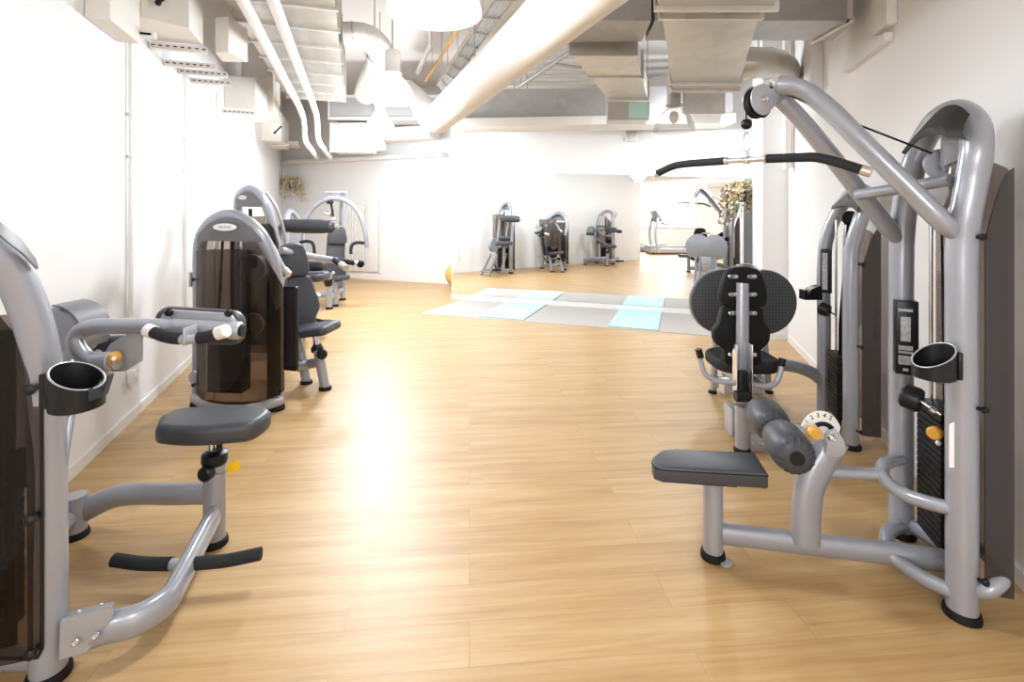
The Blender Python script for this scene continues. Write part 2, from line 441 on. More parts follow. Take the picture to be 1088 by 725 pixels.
# dropped ceiling over the area behind the viewpoint
w = MB(); w.prism([(-6.7, -6.0), (1.2, -6.0), (1.5, 0.1), (-6.7, 0.1)], 2.5, H); struct(w.build('ceiling_soffit', 'ceil', flat=True))
# skirting boards
def skirting(name, A, B, nrm, h=0.075, t=0.014):
    k = MB(); A, B = V(A), V(B); nrm = V(nrm)
    k.prism([xy(A), xy(B), xy(B + nrm*t), xy(A + nrm*t)], 0, h - 0.006)
    k.prism([xy(A), xy(B), xy(B + nrm*t*0.6), xy(A + nrm*t*0.6)], h - 0.006, h)
    return struct(k.build(name, 'trim', flat=True))
skirting('baseboard_left', LW(LEND, 0.001), cornerLB, nL)
skirting('baseboard_right', RW(-5.9, 0.001), RW(5.7, 0.001), nR)
skirting('baseboard_back', cornerLB + nB*0.001, cornerLB + uB*3.9 + nB*0.001, nB, 0.09)
# pillar boxed out of the wall just before the mirror
w = MB(); pz = [RW(5.75, 0), RW(5.75, 0.27), RW(6.42, 0.27), RW(6.42, 0)]
w.prism([xy(p) for p in pz], 0, H); struct(w.build('pillar', 'wall', flat=True))
skirting('baseboard_pillar', RW(5.748, 0.0), RW(5.748, 0.284), -uR)
skirting('baseboard_pillar_side', RW(5.735, 0.271), RW(6.42, 0.271), nR)
# mirror: one big sheet, its top edge dropping towards the pillar
k = MB(); e0, e1 = 0.015, tR - 0.02
k.plate([MW(e0, 0.006, 0.075), MW(e1, 0.006, 0.075), MW(e1, 0.006, 1.98), MW(e0, 0.006, 2.235)], nM*0.008)
tag(k.build('wall_mirror', 'mirror', flat=True), 'huge frameless mirror covering the far wall behind the two mint mats', 'mirror')
k = MB(); k.prism([xy(MW(0, 0.002)), xy(MW(tR - 0.3, 0.002)), xy(MW(tR - 0.3, 0.03)), xy(MW(0, 0.03))], 0, 0.072)
struct(k.build('baseboard_mirror', 'trim', flat=True))
# glowing window added behind the viewpoint to bring in more light
k = MB(); k.prism([(-5.6, -5.995), (-1.6, -5.995), (-1.6, -5.97), (-5.6, -5.97)], 0.9, 2.5)
wn = struct(k.build('added_window_1', 'added_pane', flat=True))
k = MB()
for xa in (-5.62, -4.27, -2.93, -1.62): k.box((xa, -5.95, 1.7), (0.03, 0, 0), (0, 0.03, 0), (0, 0, 0.83))
for za in (0.88, 2.52): k.box((-3.62, -5.95, za), (2.03, 0, 0), (0, 0.03, 0), (0, 0, 0.03))
f = k.build('added_window_frame', 'white', wn, flat=True)

# ================================================================ floor mats, ball
k = MB(); q = [G(447, 333.5), MW(0.25, 0.035), MW(tR - 0.32, 0.035), G(826, 362.5)]
k.prism([xy(p) for p in q], 0.0005, 0.004)
tag(k.build('floor_underlay', 'mat_grey', flat=True), 'thin grey underlay strip on the floor along the mirror', 'mat')
def yoga(c0, c1, c2, c3, label):
    c0, c1, c2, c3 = [V((p.x, p.y, 0)) for p in (c0, c1, c2, c3)]
    cen = (c0 + c1 + c2 + c3) / 4
    r = thing('yoga_mat', (cen.x, cen.y, 0.0042), label, 'yoga mat', 'mint yoga mats by the mirror')
    k = MB(); k.prism([xy(p) for p in (c0, c1, c2, c3)], 0.0045, 0.012); k.build('underside', 'mint_edge', r, flat=True)
    k = MB(); k.prism([xy(p) for p in (c0, c1, c2, c3)], 0.0121, 0.017); k.build('top_layer', 'mint', r, flat=True)
    return r
def on_mirror(p, t):   # slide p along the mirror normal until it meets the skirting
    p = V(p); dist = (p - M0).dot(nM); return p - nM * (dist - 0.036)
a, b = G(508.7, 337), G(556, 341)
yoga(a, b, on_mirror(b, 0), on_mirror(a, 0), 'mint yoga mat on the grey underlay, nearer the gym ball')
a, b = G(646.3, 347.5), G(699, 352)
yoga(a, b, on_mirror(b, 0), on_mirror(a, 0), 'mint yoga mat on the grey underlay, beside the padded leg press')
k = MB(); k.ball((-1.10, 9.86, 0.25), 0.248, 32)
bl = k.build('gym_ball', 'ball'); tag(bl, 'orange gym ball half hidden behind the mirror wall edge', 'gym ball')
k = MB(); k.lathe((-1.10, 9.86, 0.252), (-1.10, 9.86, 0.262), [(0, 0.2495), (0.5, 0.2500), (1, 0.2495)], 32, cap=False); k.build('seam', 'orange', bl)

# ================================================================ MACHINES: shared pieces
def foot(mb, p, r=0.058, h=0.03):
    mb.lathe((p[0], p[1], 0.0005), (p[0], p[1], h), [(0, r), (0.5, r), (0.9, r*0.93), (1, r*0.8)], 20)
def weight_stack(root, c, ux, uy, n, z0, pitch, w, d, m='iron'):
    """n plates, each a part"""
    first = None
    for i in range(n):
        if first is None:
            k = MB(); k.box(V((c[0], c[1], z0 + pitch/2)), V(ux)*w/2, V(uy)*d/2, Z3*(pitch/2 - 0.0018), 0.004)
            first = k.build('weight_plate', m, root)
        else:
            o = first.copy(); COL.objects.link(o); o.location = (0, 0, pitch*i)
def knobs(root, pts, dirv, r=0.015):
    dirv = V(dirv).normalized()
    for p in pts:
        k = MB(); p = V(p); k.cyl(p - dirv*r*1.2, p, r*0.55); k.lathe(p, p + dirv*r*1.5, [(0, r*0.7), (0.25, r), (0.7, r), (0.95, r*0.6), (1, r*0.3)], 14)
        k.build('cover_knob', 'black', root)
def barrel(p0, p1, r, root, name, m='pad', end=True):
    k = MB()
    k.lathe(p0, p1, [(0, r*0.35), (0.01, r*0.55), (0.035, r*0.74), (0.10, r*0.88), (0.25, r*0.98), (0.5, r), (0.75, r*0.98), (0.90, r*0.88), (0.965, r*0.74), (0.99, r*0.55), (1, r*0.35)], 28)
    o = k.build(name, m, root)
    p0, p1 = V(p0), V(p1); T = (p1 - p0).normalized()
    u = Z3 if abs(T.z) < 0.9 else V((0, 1, 0)); N = (u - T*u.dot(T)).normalized(); B = T.cross(N); Ln = (p1 - p0).length
    for e, sg in ((p0, 1), (p1, -1)):
        k = MB()
        for j in range(18):
            a = 2*PI*j/18; rd = N*math.sin(a) + B*math.cos(a)
            k.tube([e + T*sg*Ln*0.012 + rd*r*0.56, e + T*sg*Ln*0.04 + rd*r*0.765, e + T*sg*Ln*0.12 + rd*r*0.895], r*0.035, 2, 6)
        k.build('gather', m, o)
    for e, sg in ((p0, -1), (p1, 1)):
        k = MB(); k.cyl(e - T*sg*0.01, e + T*sg*0.008, r*0.33); k.build('end_plug', 'black', o)
    return o
def slant_cup(root, c, r, z0, za, zb, low, bracket_to):
    """bottle holder: an upright cup whose mouth is cut on a slant, lowest towards `low`"""
    low = V(low).normalized(); side = V((-low.y, low.x, 0)); n = 28
    k = MB(); rings = []
    prof = [(0.86, 0.0), (1.0, 0.06), (1.0, 1.0), (0.90, 1.0), (0.90, 0.12)]
    for f, t in prof:
        ring = []
        for j in range(n):
            a = 2*PI*j/n; e = low*math.cos(a) + side*math.sin(a)
            top = za + (zb - za)*(0.5 + 0.5*math.cos(a))
            ring.append(V((c[0], c[1], 0)) + e*r*f + Z3*(z0 + (top - z0)*t))
        rings.append(k._ring(ring))
    k.skin(rings, True, True, True)
    o = k.build('cup_holder', 'black', root, ang=30)
    k = MB(); pts = []
    for j in range(n + 1):
        a = 2*PI*j/n; e = low*math.cos(a) + side*math.sin(a)
        pts.append(V((c[0], c[1], 0)) + e*r*0.96 + Z3*(za + (zb - za)*(0.5 + 0.5*math.cos(a))))
    k.tube(pts, r*0.045, 1, 6); k.build('rim', 'silver2', o)
    b = V(bracket_to); cc = V((c[0], c[1], 0)); dv = V((b.x - cc.x, b.y - cc.y, 0)); dn = dv.normalized(); sd = V((-dn.y, dn.x, 0))
    k = MB(); k.box(V((cc.x, cc.y, 0)) + dn*(r*0.93 + max(dv.length, r*1.15))/2 + Z3*(z0 + (za - z0)*0.44), dn*(max(dv.length, r*1.15) - r*0.93)/2, sd*r*0.5, Z3*(za - z0)*0.40, 0.008)
    k.build('bracket', 'black', o)
    return o
def bolt(mb, p, n, r=0.012):
    p, n = V(p), V(n).normalized(); mb.lathe(p, p + n*r*0.9, [(0, r), (0.5, r), (1, r*0.7)], 12); mb.lathe(p + n*r*0.8, p + n*r*1.6, [(0, r*0.6), (0.8, r*0.6), (1, r*0.4)], 6)
def foam_bar(root, p0, p1, r, name='grip', m='foam', pts=None):
    k = MB(); k.tube(pts or [p0, p1], r, 6 if pts else 1, 16); return k.build(name, m, root)

# ================================================================ LAT PULLDOWN (beside the wall, near)
uW = uR; oW = -nR        # along the wall / towards the wall
lat = thing('lat_pulldown_machine', (1.60, 2.08, 0), 'tall silver cable machine with overhead boom, orange knobs and a grey bench', 'gym machine', 'weight machines along the pinkish wall')
near = [P(1022, 654, 1.82), P(1022, 480, 1.82), P(1021.5, 300, 1.82), P(1022, 262, 1.82), P(1026, 228, 1.81), P(1033, 190, 1.80), P(1037.5, 158, 1.79), P(1035, 133, 1.82), P(1022, 120, 1.90), P(1006, 121.5, 2.02), P(993, 132, 2.12), P(981, 150, 2.19), P(972, 172, 2.22), P(963, 210, 2.26), P(958.5, 252, 2.28), P(957.5, 300, 2.28), P(957.5, 450, 2.28), P(957.5, 567, 2.28)]
k = MB(); k.tube(near, 0.0485, 6, 20); frame = k.build('upright_frame', 'silver', lat)
for p in (near[0], near[-1]):
    k = MB(); foot(k, p); k.build('rubber_foot', 'rubber', lat)
# dark hood under the arch
k = MB()
topc = [P(1030, 121, 1.745), P(1021, 113.5, 1.79), P(1008, 112.5, 1.88), P(994, 121, 1.99), P(979, 139, 2.08), P(966, 158, 2.12)]
lowc = [P(1027, 149, 1.72), P(1015, 146.5, 1.75), P(1001, 143, 1.83), P(987, 143.5, 1.94), P(974, 150, 2.03), P(962, 164, 2.09)]
tc_, lc_ = catmull(topc, 5), catmull(lowc, 5)
k.sheet([[t, t*0.6 + l*0.4 - oW*0.012, t*0.25 + l*0.75 - oW*0.016, l] for t, l in zip(tc_, lc_)], 0.006); k.build('arch_hood', 'hood_dark', lat)
k = MB(); c = P(1000, 174, 2.03); ax = uW
k.cyl(c - ax*0.012, c + ax*0.012, 0.062, seg=28); k.build('tower_pulley', 'silver2', lat)
k = MB(); k.plate([P(1001, 140, 2.0), P(1008, 140, 2.0), P(1010, 176, 2.0), P(1003, 182, 2.0), P(1000, 176, 2.0)], uW*0.02); k.plate([P(1004, 135, 1.96), P(1026, 138, 1.90), P(1022, 170, 1.90), P(1006, 176, 1.96)], oW*0.02)
bolt(k, P(1000, 174, 2.015), -uW, 0.012); k.build('pulley_bracket', 'silver2', lat)
k = MB(); k.plate([P(972, 191, 2.2), P(985, 193, 2.12), P(998, 187, 2.02), P(1010, 188, 1.9), P(1012, 205, 1.9), P(1004, 222, 1.95), P(988, 212, 2.1), P(972, 206, 2.2)], oW*0.02); k.build('gusset', 'silver2', lat)
# boom
k = MB(); k.tube([P(1014, 249, 1.822), P(1003, 238, 1.822), P(968, 203, 1.87), P(920, 155, 1.95), P(874, 110, 2.05), P(858, 98, 2.09), P(842, 92, 2.12), P(826, 91, 2.15)], 0.043, 6, 18, rb=0.036, up=oW, rads=[0.72, 1, 1, 1, 1, 1, 1, 1, 1]); k.build('boom_arm', 'silver', lat)
k = MB(); k.tube([P(955, 256, 2.28), P(946, 245, 2.272), P(914, 205, 2.25), P(880, 162, 2.23), P(846, 122, 2.21), P(828, 104, 2.19)], 0.045, 4, 18, rb=0.038, up=oW, rads=[0.7, 1, 1, 1, 1, 1]); k.build('boom_arm', 'silver', lat)
k = MB(); k.tube([P(911, 207, 2.20), P(960, 200, 2.02), P(1010, 191, 1.85)], 0.024, 1, 16); k.build('boom_brace', 'silver', lat)
hp = P(806, 107, 2.14); hv = V((0.35, -0.93, 0)).normalized(); hu = V((0.93, 0.35, 0)).normalized()
k = MB()
o2 = []
for i in range(20):
    a = math.radians(40 + 250*i/19); o2.append((0.068*math.cos(a), 0.068*math.sin(a)))
o2 += [(0.075, -0.015), (0.115, 0.075), (0.095, 0.098)]
k.pad(hp + hv*0.022, hu, Z3, o2, 0.008, 0.002, 2, n=hv); k.pad(hp - hv*0.022, hu, Z3, o2, 0.008, 0.002, 2, n=hv); k.build('pulley_cheek', 'silver2', lat)
k = MB(); c = hp + V((-0.004, 0, -0.010)); k.lathe(c - hv*0.014, c + hv*0.014, [(0, 0.069), (0.3, 0.064), (0.5, 0.059), (0.7, 0.064), (1, 0.069)], 30); k.build('boom_pulley', 'black', lat)
k = MB(); bolt(k, hp + hv*0.026, hv, 0.013); k.build('axle_bolt', 'chrome', lat)
k = MB(); cb = P(793, 118, 2.14)
k.tube([P(793, 130, 2.14), cb], 0.0035, 1, 8); k.tube([P(818, 92, 2.17), P(900, 128, 2.10), P(990, 163, 2.03)], 0.0045, 1, 8); k.tube([P(1000, 188, 2.03), P(1003, 430, 2.05)], 0.0045, 1, 8)
k.build('steel_cable', 'rubber', lat)
k = MB(); k.ball(P(793, 132, 2.14), 0.0235); k.build('cable_stop', 'black', lat)
k = MB(); pts = []
for i in range(17):
    a = 2*PI*i/16; yy = 151 - 10.5*math.cos(a); xx = 793 + (3.6 + 1.0*math.cos(a + PI))*math.sin(a)
    pts.append(P(xx, yy, 2.14))
k.tube(pts, 0.0032, 1, 8); k.build('carabiner', 'chrome', lat)
# base and bench support
UPV = (0, 0, 1)
k = MB(); k.tube([P(766, 567, 2.13), P(850, 577, 2.075), P(950, 588.5, 2.007), P(1003, 596, 1.972)], 0.032, 1, 16, rb=0.045, up=UPV); k.build('base_beam', 'silver', lat)
k = MB(); b0 = G(757.5, 592); k.tube([V((b0.x, b0.y, 0.02)), V((b0.x, b0.y, 0.375))], 0.041, 1, 20); k.build('seat_post', 'silver', lat)
k = MB(); foot(k, b0, 0.052); k.build('rubber_foot', 'rubber', lat)
k = MB(); k.pad(PZ(764, 592, 0.006), V((0.3, -1, 0)), V((1, 0.3, 0)), round_rect(0.13, 0.045, 0.02), 0.008, 0.002, 2); k.box(PZ(759, 581, 0.03), (0.02, 0, 0), (0.006, -0.02, 0), (0, 0, 0.028)); k.build('floor_tab', 'silver2', lat)
# seat pad
zt = 0.437
q = [PZ(802, 480.5, zt), PZ(760, 478.3, zt), PZ(716, 476.2, zt), PZ(703, 478, zt), PZ(695, 483.5, zt), PZ(692.5, 489, zt), PZ(695, 494, zt), PZ(704, 496.8, zt), PZ(760, 500, zt), PZ(808, 502.8, zt), PZ(816, 503, zt)]
cen = sum(q, V((0, 0, 0))) / len(q)
ol = [(p.x - cen.x, p.y - cen.y) for p in q]
k = MB(); k.pad(V((cen.x, cen.y, zt - 0.033)), (1, 0, 0), (0, 1, 0), ol, 0.066, 0.012, 3, n=Z3); sp = k.build('seat_pad', 'pad', lat, ang=50)
k = MB(); k.tube([V((p.x, p.y, zt - 0.012)) * 1.0 + (V((p.x, p.y, 0)) - V((cen.x, cen.y, 0))).normalized()*0.001 for p in q + q[:1]], 0.0022, 1, 6); k.build('seam', 'padback', sp)
k = MB(); k.box(V((cen.x, cen.y, zt - 0.073)), (0.15, -0.02, 0), (0.01, 0.05, 0), (0, 0, 0.006)); k.build('seat_plate', 'black', lat)
# curved knee post and roller carrier
k = MB(); k.tube([P(856, 577, 2.06), P(856.5, 548, 2.06), P(859, 522, 2.06), P(868, 499, 2.06), P(879, 480, 2.06), P(887, 466, 2.06)], 0.042, 6, 18, rb=0.058, up=(1, -0.1, 0)); k.build('knee_post', 'silver', lat)
A1, A0 = V((1.21, 2.38, 0.540)), V((1.108, 1.90, 0.543)); ta = (A1 - A0)
k = MB(); k.cyl(A0, A1, 0.014); k.build('roller_axle', 'chrome', lat)
barrel(A0 + ta*0.0, A0 + ta*0.46, 0.082, lat, 'knee_roller'); barrel(A0 + ta*0.54, A1, 0.082, lat, 'knee_roller')
mid = A0 + ta*0.5
k = MB(); k.tube([mid, P(850, 463, 2.10), P(880, 466, 2.06)], 0.02, 1, 12, rb=0.045, up=UPV); k.pad(P(886, 468, 2.0), V((1, -0.1, 0)), Z3, smooth2([(-0.035, -0.055), (0.035, -0.055), (0.036, 0.0), (0.0, 0.045), (-0.036, 0.0)], 4), 0.02, 0.003, 2); k.build('roller_carrier', 'silver2', lat)
k = MB(); bolt(k, P(883, 465, 1.985), (0, -1, 0), 0.015); k.build('pivot_bolt', 'chrome', lat)
dc = P(872, 461, 2.03); du = V((1, -0.1, 0)).normalized(); dn = V((-0.1, -1, 0)).normalized()
k = MB(); arc = [(0.082*math.cos(math.radians(20 + 140*i/14)), -0.005 + 0.10*math.sin(math.radians(20 + 140*i/14))) for i in range(15)] + [(-0.06, -0.0), (0.06, -0.04)]
k.pad(dc, du, Z3, arc, 0.006, 0.002, 2); dial = k.build('range_dial', 'white', lat)
for i, ch in enumerate('12345'):
    a = math.radians(140 - 20*i); text(ch, 0.026, dc + du*0.074*math.cos(a) + Z3*(0.078*math.sin(a)) + dn*0.004, du*math.sin(a) - Z3*math.cos(a), Z3*math.sin(a) + du*math.cos(a), 'inkdark', dial, 'number')
k = MB(); arc = [(0.055*math.cos(math.radians(35 + 90*i/8)) , 0.052*math.sin(math.radians(35 + 90*i/8))) for i in range(9)] + [(0.032*math.cos(math.radians(125 - 90*i/8)), 0.034*math.sin(math.radians(125 - 90*i/8))) for i in range(9)]
k.plate([dc + du*(a+0.006) + Z3*b + dn*0.005 for a, b in arc], dn*0.003); k.build('scale_slot', 'black', dial)
k = MB(); c = P(865, 460, 1.99); k.lathe(c + dn*-0.03, c + dn*0.018, [(0, 0.012), (0.4, 0.012), (0.45, 0.026), (0.9, 0.026), (1, 0.021)], 18); k.build('adjuster_knob', 'orange', lat)
# guard tubes
k = MB(); k.tube([P(872, 501, 2.07), P(915, 503, 2.05), P(938, 504.5, 2.03)], 0.026, 1, 14); k.tube([P(936, 504, 2.03), P(944, 514, 2.0), P(962, 526, 1.95), P(985, 534, 1.89), P(1012, 541, 1.83)], 0.026, 6, 14)
k.tube([P(937, 505, 2.035), P(938, 496, 2.10), P(946, 490, 2.18), P(958, 488, 2.26)], 0.026, 6, 14); k.build('guard_rail', 'silver', lat)
k = MB(); k.tube([P(943, 588, 2.01), P(955, 597, 1.98), P(975, 611, 1.92), P(1012, 629, 1.83)], 0.028, 6, 14); k.tube([P(943, 584, 2.04), P(942, 570, 2.12), P(950, 562, 2.2), P(960, 560, 2.27)], 0.028, 6, 14)
k.tube([P(962, 556, 2.28), P(985, 568, 2.16), P(1010, 581, 2.02), P(1016, 590, 1.86)], 0.024, 1, 14, rb=0.036, up=UPV); k.build('base_stretcher', 'silver', lat)
k = MB(); k.tube([P(1030, 628, 1.81), P(1050, 627, 1.76), P(1063, 617, 1.765), P(1066, 606, 1.80), P(1058, 592, 1.92), P(1030, 578, 2.06), P(985, 562, 2.25)], 0.026, 6, 14); k.build('rear_stretcher', 'silver', lat)
# weight stack, rods, selector
sc_ = V((1.815, 2.075, 0))
weight_stack(lat, sc_, uW, oW, 19, 0.115, 0.0275, 0.20, 0.085)
k = MB(); k.box(V((sc_.x, sc_.y, 0.66)), uW*0.105, oW*0.045, Z3*0.017, 0.006); k.build('top_block', 'black', lat)
for sg in (-1, 1):
    k = MB(); k.cyl(sc_ + uW*0.075*sg + Z3*0.06, sc_ + uW*0.075*sg + Z3*1.75, 0.0075, seg=10); k.build('guide_rod', 'chrome', lat)
c = P(969, 423, 2.02); dv = (P(990, 436, 1.98) - c).normalized(); tow = V((0.55, -0.75, -0.18)).normalized()
k = MB(); k.lathe(c - tow*0.035, c + tow*0.03, [(0, 0.04), (0.15, 0.05), (0.85, 0.05), (1, 0.045)], 24); k.build('add_on_weight', 'black', lat)
k = MB(); k.cyl(c + tow*0.03, P(1000, 441, 1.95), 0.006, seg=10); k.cyl(P(988, 434, 1.97), P(994, 437.5, 1.96), 0.012, seg=12); k.build('weight_lever', 'chrome', lat)
k = MB(); c = P(995, 459, 1.98); k.lathe(c + V((0.03, 0.02, 0)), c - V((0.03, 0.02, 0)), [(0, 0.008), (0.4, 0.01), (0.5, 0.024), (0.9, 0.026), (1, 0.02)], 16); k.build('selector_pin', 'orange', lat)
k = MB(); k.ball(P(997, 471, 1.99), 0.010); k.build('pin_tip', 'white', lat)
# placard on the far post, bottle holder, sticker
pc = P(958, 358, 2.225); pu = V((0.7, 0.35, 0)).normalized(); pn = V((-0.45, -0.89, 0)).normalized(); pu = V((-pn.y, pn.x, 0))
k = MB(); k.box(pc + V((0.018, 0.0, 0)), pu*0.042, pn*0.028, Z3*0.166, 0.006); pl = k.build('instruction_placard', 'black', lat)
for zc, hh, wd in ((0.125, 0.006, 0.026), (0.04, 0.055, 0.018), (-0.045, 0.010, 0.026), (-0.065, 0.005, 0.026), (-0.10, 0.020, 0.026), (-0.143, 0.006, 0.01)):
    k = MB(); k.box(pc + V((0.018, 0, 0)) + pn*0.0285 - pu*0.006 + Z3*zc, pu*wd, pn*0.001, Z3*hh); k.build('print_line', 'label', pl, flat=True)
cc = P(992, 390, 1.79)
slant_cup(lat, cc, 0.064, P(0, 402, 1.79).z, P(0, 366, 1.79).z, P(0, 389, 1.79).z, (-1, -0.1, 0), P(1018, 390, 1.775))
k = MB(); k.plate([P(1009, 451, 1.768), P(1013.5, 449, 1.765), P(1013.5, 497, 1.765), P(1009, 497, 1.768)], V((0.5, -0.5, 0))*0.004); k.build('warning_sticker', 'badge', lat, flat=True)
# smoked shield: rear sheet and near wing
zA, zB = 0.12, 1.66
nr = V((1.672, 1.82, 0)); fr = V((1.813, 2.28, 0))
k = MB(); cols = []
for i in range(9):
    t = i/8; p = nr.lerp(fr, t) + oW*(0.135 + 0.02*math.sin(PI*t)); top = zB + 0.05*math.sin(PI*t)
    cols.append([V((p.x, p.y, zA + (top - zA)*j/4)) for j in range(5)])
k.sheet(cols, 0.005); k.build('rear_shield', 'smoke_light', lat)
k = MB(); cols = []
for i in range(7):
    t = i/6; p = nr + oW*(0.052 + 0.083*t) - uW*0.035
    top = 1.40 + (zB - 1.40)*math.sin(t*PI/2)
    cols.append([V((p.x, p.y, zA - 0.04*0 + (top - zA)*j/4)) for j in range(5)])
k.sheet(cols, 0.006); k.build('side_shield', 'smoke_dark', lat)
knobs(lat, [P(1041, 252, 1.765), P(1043, 435, 1.765), P(1044, 618, 1.765)], V((0.5, -0.86, 0)), 0.013)

# the bar hanging from the carabiner
bar = thing('lat_bar', P(793, 170, 2.14), 'long bent lat bar with black foam grips, hung from the cable pulley', 'bar')
bpts = [P(697, 185, 2.60), P(718, 176, 2.52), P(727, 174.5, 2.48), P(760, 172, 2.32), P(793, 170, 2.14), P(822, 168.5, 2.04), P(850, 167.5, 1.96), P(866, 167.3, 1.92), P(878, 169.5, 1.89), P(920, 182, 1.81)]
k = MB(); k.tube(bpts, 0.0125, 3, 12); k.build('bar_tube', 'steel', bar)
foam_bar(bar, 0, 0, 0.0185, pts=[P(698.5, 184.3, 2.594), P(718, 176, 2.52), P(727, 174.5, 2.48), P(745, 173, 2.39), P(771, 171, 2.26)])
foam_bar(bar, 0, 0, 0.0185, pts=[P(815, 168.7, 2.06), P(850, 167.5, 1.96), P(866, 167.3, 1.92), P(878, 169.5, 1.89), P(917, 181, 1.818)])
for a, b in ((P(696, 185.5, 2.604), P(700, 184, 2.59)), (P(773.5, 171, 2.25), P(770, 171.3, 2.26)), (P(812, 169, 2.07), P(815.5, 168.7, 2.06)), (P(915, 180.3, 1.82), P(926, 183.6, 1.80))):
    k = MB(); k.cyl(a, b, 0.0195, seg=16); k.build('end_collar', 'steel', bar)
k = MB(); k.box(P(793, 165, 2.14), V((0.6, -0.8, 0))*0.012, V((0.8, 0.6, 0))*0.006, Z3*0.010, 0.003); k.cyl(P(790, 170.3, 2.155), P(796, 169.8, 2.125), 0.017); k.build('swivel', 'chrome', bar)

# ================================================================ LEG PRESS (second machine on that side)
leg = thing('leg_press_machine', (1.75, 3.45, 0), 'seated leg press with black lobed foot plate, in front of the mirror', 'gym machine', 'weight machines along the pinkish wall')
path = [P(904, 476, 3.12), P(904, 400, 3.12), P(904, 290, 3.12), P(905, 266, 3.12), P(909, 250, 3.10), P(915, 232, 3.08), P(921, 216, 3.08), P(920, 205, 3.15), P(911, 202, 3.28), P(903, 207, 3.38), P(894, 219, 3.46), P(884, 238, 3.52), P(878, 256, 3.55), P(876, 275, 3.56), P(875.5, 350, 3.56), P(875, 444, 3.56)]
k = MB(); k.tube(path, 0.044, 6, 18); k.build('upright_frame', 'silver', leg)
for p in (path[0], path[-1]):
    k = MB(); foot(k, p); k.build('rubber_foot', 'rubber', leg)
topc = [P(921, 203, 3.08), P(912, 199, 3.2), P(903, 204, 3.32), P(893, 216, 3.42)]
lowc = [P(912, 226, 3.0), P(906, 221, 3.1), P(896, 219, 3.24), P(883.5, 222, 3.36)]
k = MB(); k.sheet([[t, t*0.5 + l*0.5 - oW*0.02, l] for t, l in zip(topc, lowc)], 0.008); k.build('arch_hood', 'hood_dark', leg)
k = MB(); k.cyl(P(903, 232, 3.25) - uW*0.012, P(903, 232, 3.25) + uW*0.012, 0.05); k.build('tower_pulley', 'black', leg)
nr2, fr2 = V((path[0].x, path[0].y, 0)), V((path[-1].x, path[-1].y, 0))
k = MB(); cols = []
for i in range(9):
    t = i/8; p = nr2.lerp(fr2, t) + oW*(0.14 + 0.02*math.sin(PI*t)); top = 1.34 + 0.05*math.sin(PI*t)
    cols.append([V((p.x, p.y, 0.1 + (top - 0.1)*j/4)) for j in range(5)])
k.sheet(cols, 0.005); k.build('rear_shield', 'smoke_light', leg)
k = MB(); cols = []
for i in range(7):
    t = i/6; p = nr2 + oW*(0.05 + 0.10*t) - uW*0.035; top = 1.15 + 0.26*math.sin(t*PI/2)
    cols.append([V((p.x, p.y, 0.1 + (top - 0.1)*j/4)) for j in range(5)])
k.sheet(cols, 0.006); k.build('side_shield', 'smoke_dark', leg)
knobs(leg, [P(915, 281, 3.04), P(914, 369, 3.04), P(913, 459, 3.04)], V((0.5, -0.86, 0)), 0.014)
sc2 = nr2.lerp(fr2, 0.5) + oW*0.02
weight_stack(leg, sc2, uW, oW, 14, 0.12, 0.03, 0.2, 0.09)
for sg in (-1, 1):
    k = MB(); k.cyl(sc2 + uW*0.075*sg + Z3*0.05, sc2 + uW*0.075*sg + Z3*1.45, 0.0075, seg=10); k.build('guide_rod', 'chrome', leg)
k = MB(); k.tube([P(902, 235, 3.2), P(893, 345, 3.3), P(892, 460, 3.35)], 0.014, 1, 8, rb=0.004); k.build('drive_belt', 'rubber', leg)
pc = P(877.5, 288, 3.49); k = MB(); k.box(pc, V((0.89, -0.45, 0))*0.034, V((0.45, 0.89, 0))*0.03, Z3*0.155, 0.006); pl = k.build('instruction_placard', 'black', leg)
k = MB(); k.box(pc - V((0.45, 0.89, 0))*0.031 - V((0.89, -0.45, 0))*0.010, V((0.89, -0.45, 0))*0.016, V((0.45, 0.89, 0))*0.0008, Z3*0.13); k.build('print_panel', 'label', pl, flat=True)
k = MB(); k.plate([P(852, 318, 3.5), P(852, 308, 3.5), P(855, 308, 3.5), P(855, 313, 3.5), P(860, 306, 3.5), P(869, 303, 3.5), P(871, 318, 3.5)], V((0, 1, 0))*0.07); k.build('phone_rest', 'black', leg)
c = P(876, 329, 3.42); k = MB(); k.lathe(c - tow*0.03, c + tow*0.03, [(0, 0.038), (0.15, 0.046), (0.85, 0.046), (1, 0.04)], 20); k.build('add_on_weight', 'black', leg)
k = MB(); k.cyl(c + tow*0.03, P(889, 336, 3.3), 0.006, seg=10); k.build('weight_lever', 'chrome', leg)
k = MB(); k.tube([P(876, 406, 3.55), P(862, 396, 3.58), P(846, 390, 3.6), P(815, 388, 3.6), P(790, 389, 3.6)], 0.032, 6, 14, rb=0.045, up=UPV); k.build('link_beam', 'silver', leg)
# seat column
cB = P(788.5, 480, 3.07)
k = MB(); k.tube([V((cB.x, cB.y, 0.015)), P(788.5, 431, 3.07)], 0.042, 1, 18); k.build('seat_column', 'silver', leg)
k = MB(); foot(k, cB, 0.05); k.build('rubber_foot', 'rubber', leg)
k = MB(); k.tube([P(788.5, 428, 3.08), P(788.5, 400, 3.08), P(789, 340, 3.10), P(789, 301, 3.13)], 0.040, 2, 18, rb=0.03, up=(0, 1, 0)); k.build('back_spine', 'silver', leg)
for x_ in (781, 797):
    k = MB(); k.box(P(x_, 396, 3.04), (0.004, 0, 0), (0, 0.03, 0), (0, 0, 0.18), 0.003); k.build('hinge_plate', 'chrome', leg)
k = MB(); k.cyl(P(781, 421, 3.0), P(797, 421, 3.0), 0.035); k.box(P(789, 410, 3.02), (0.03, 0, 0), (0, 0.03, 0), (0, 0, 0.09), 0.01); k.build('hinge_block', 'black', leg)
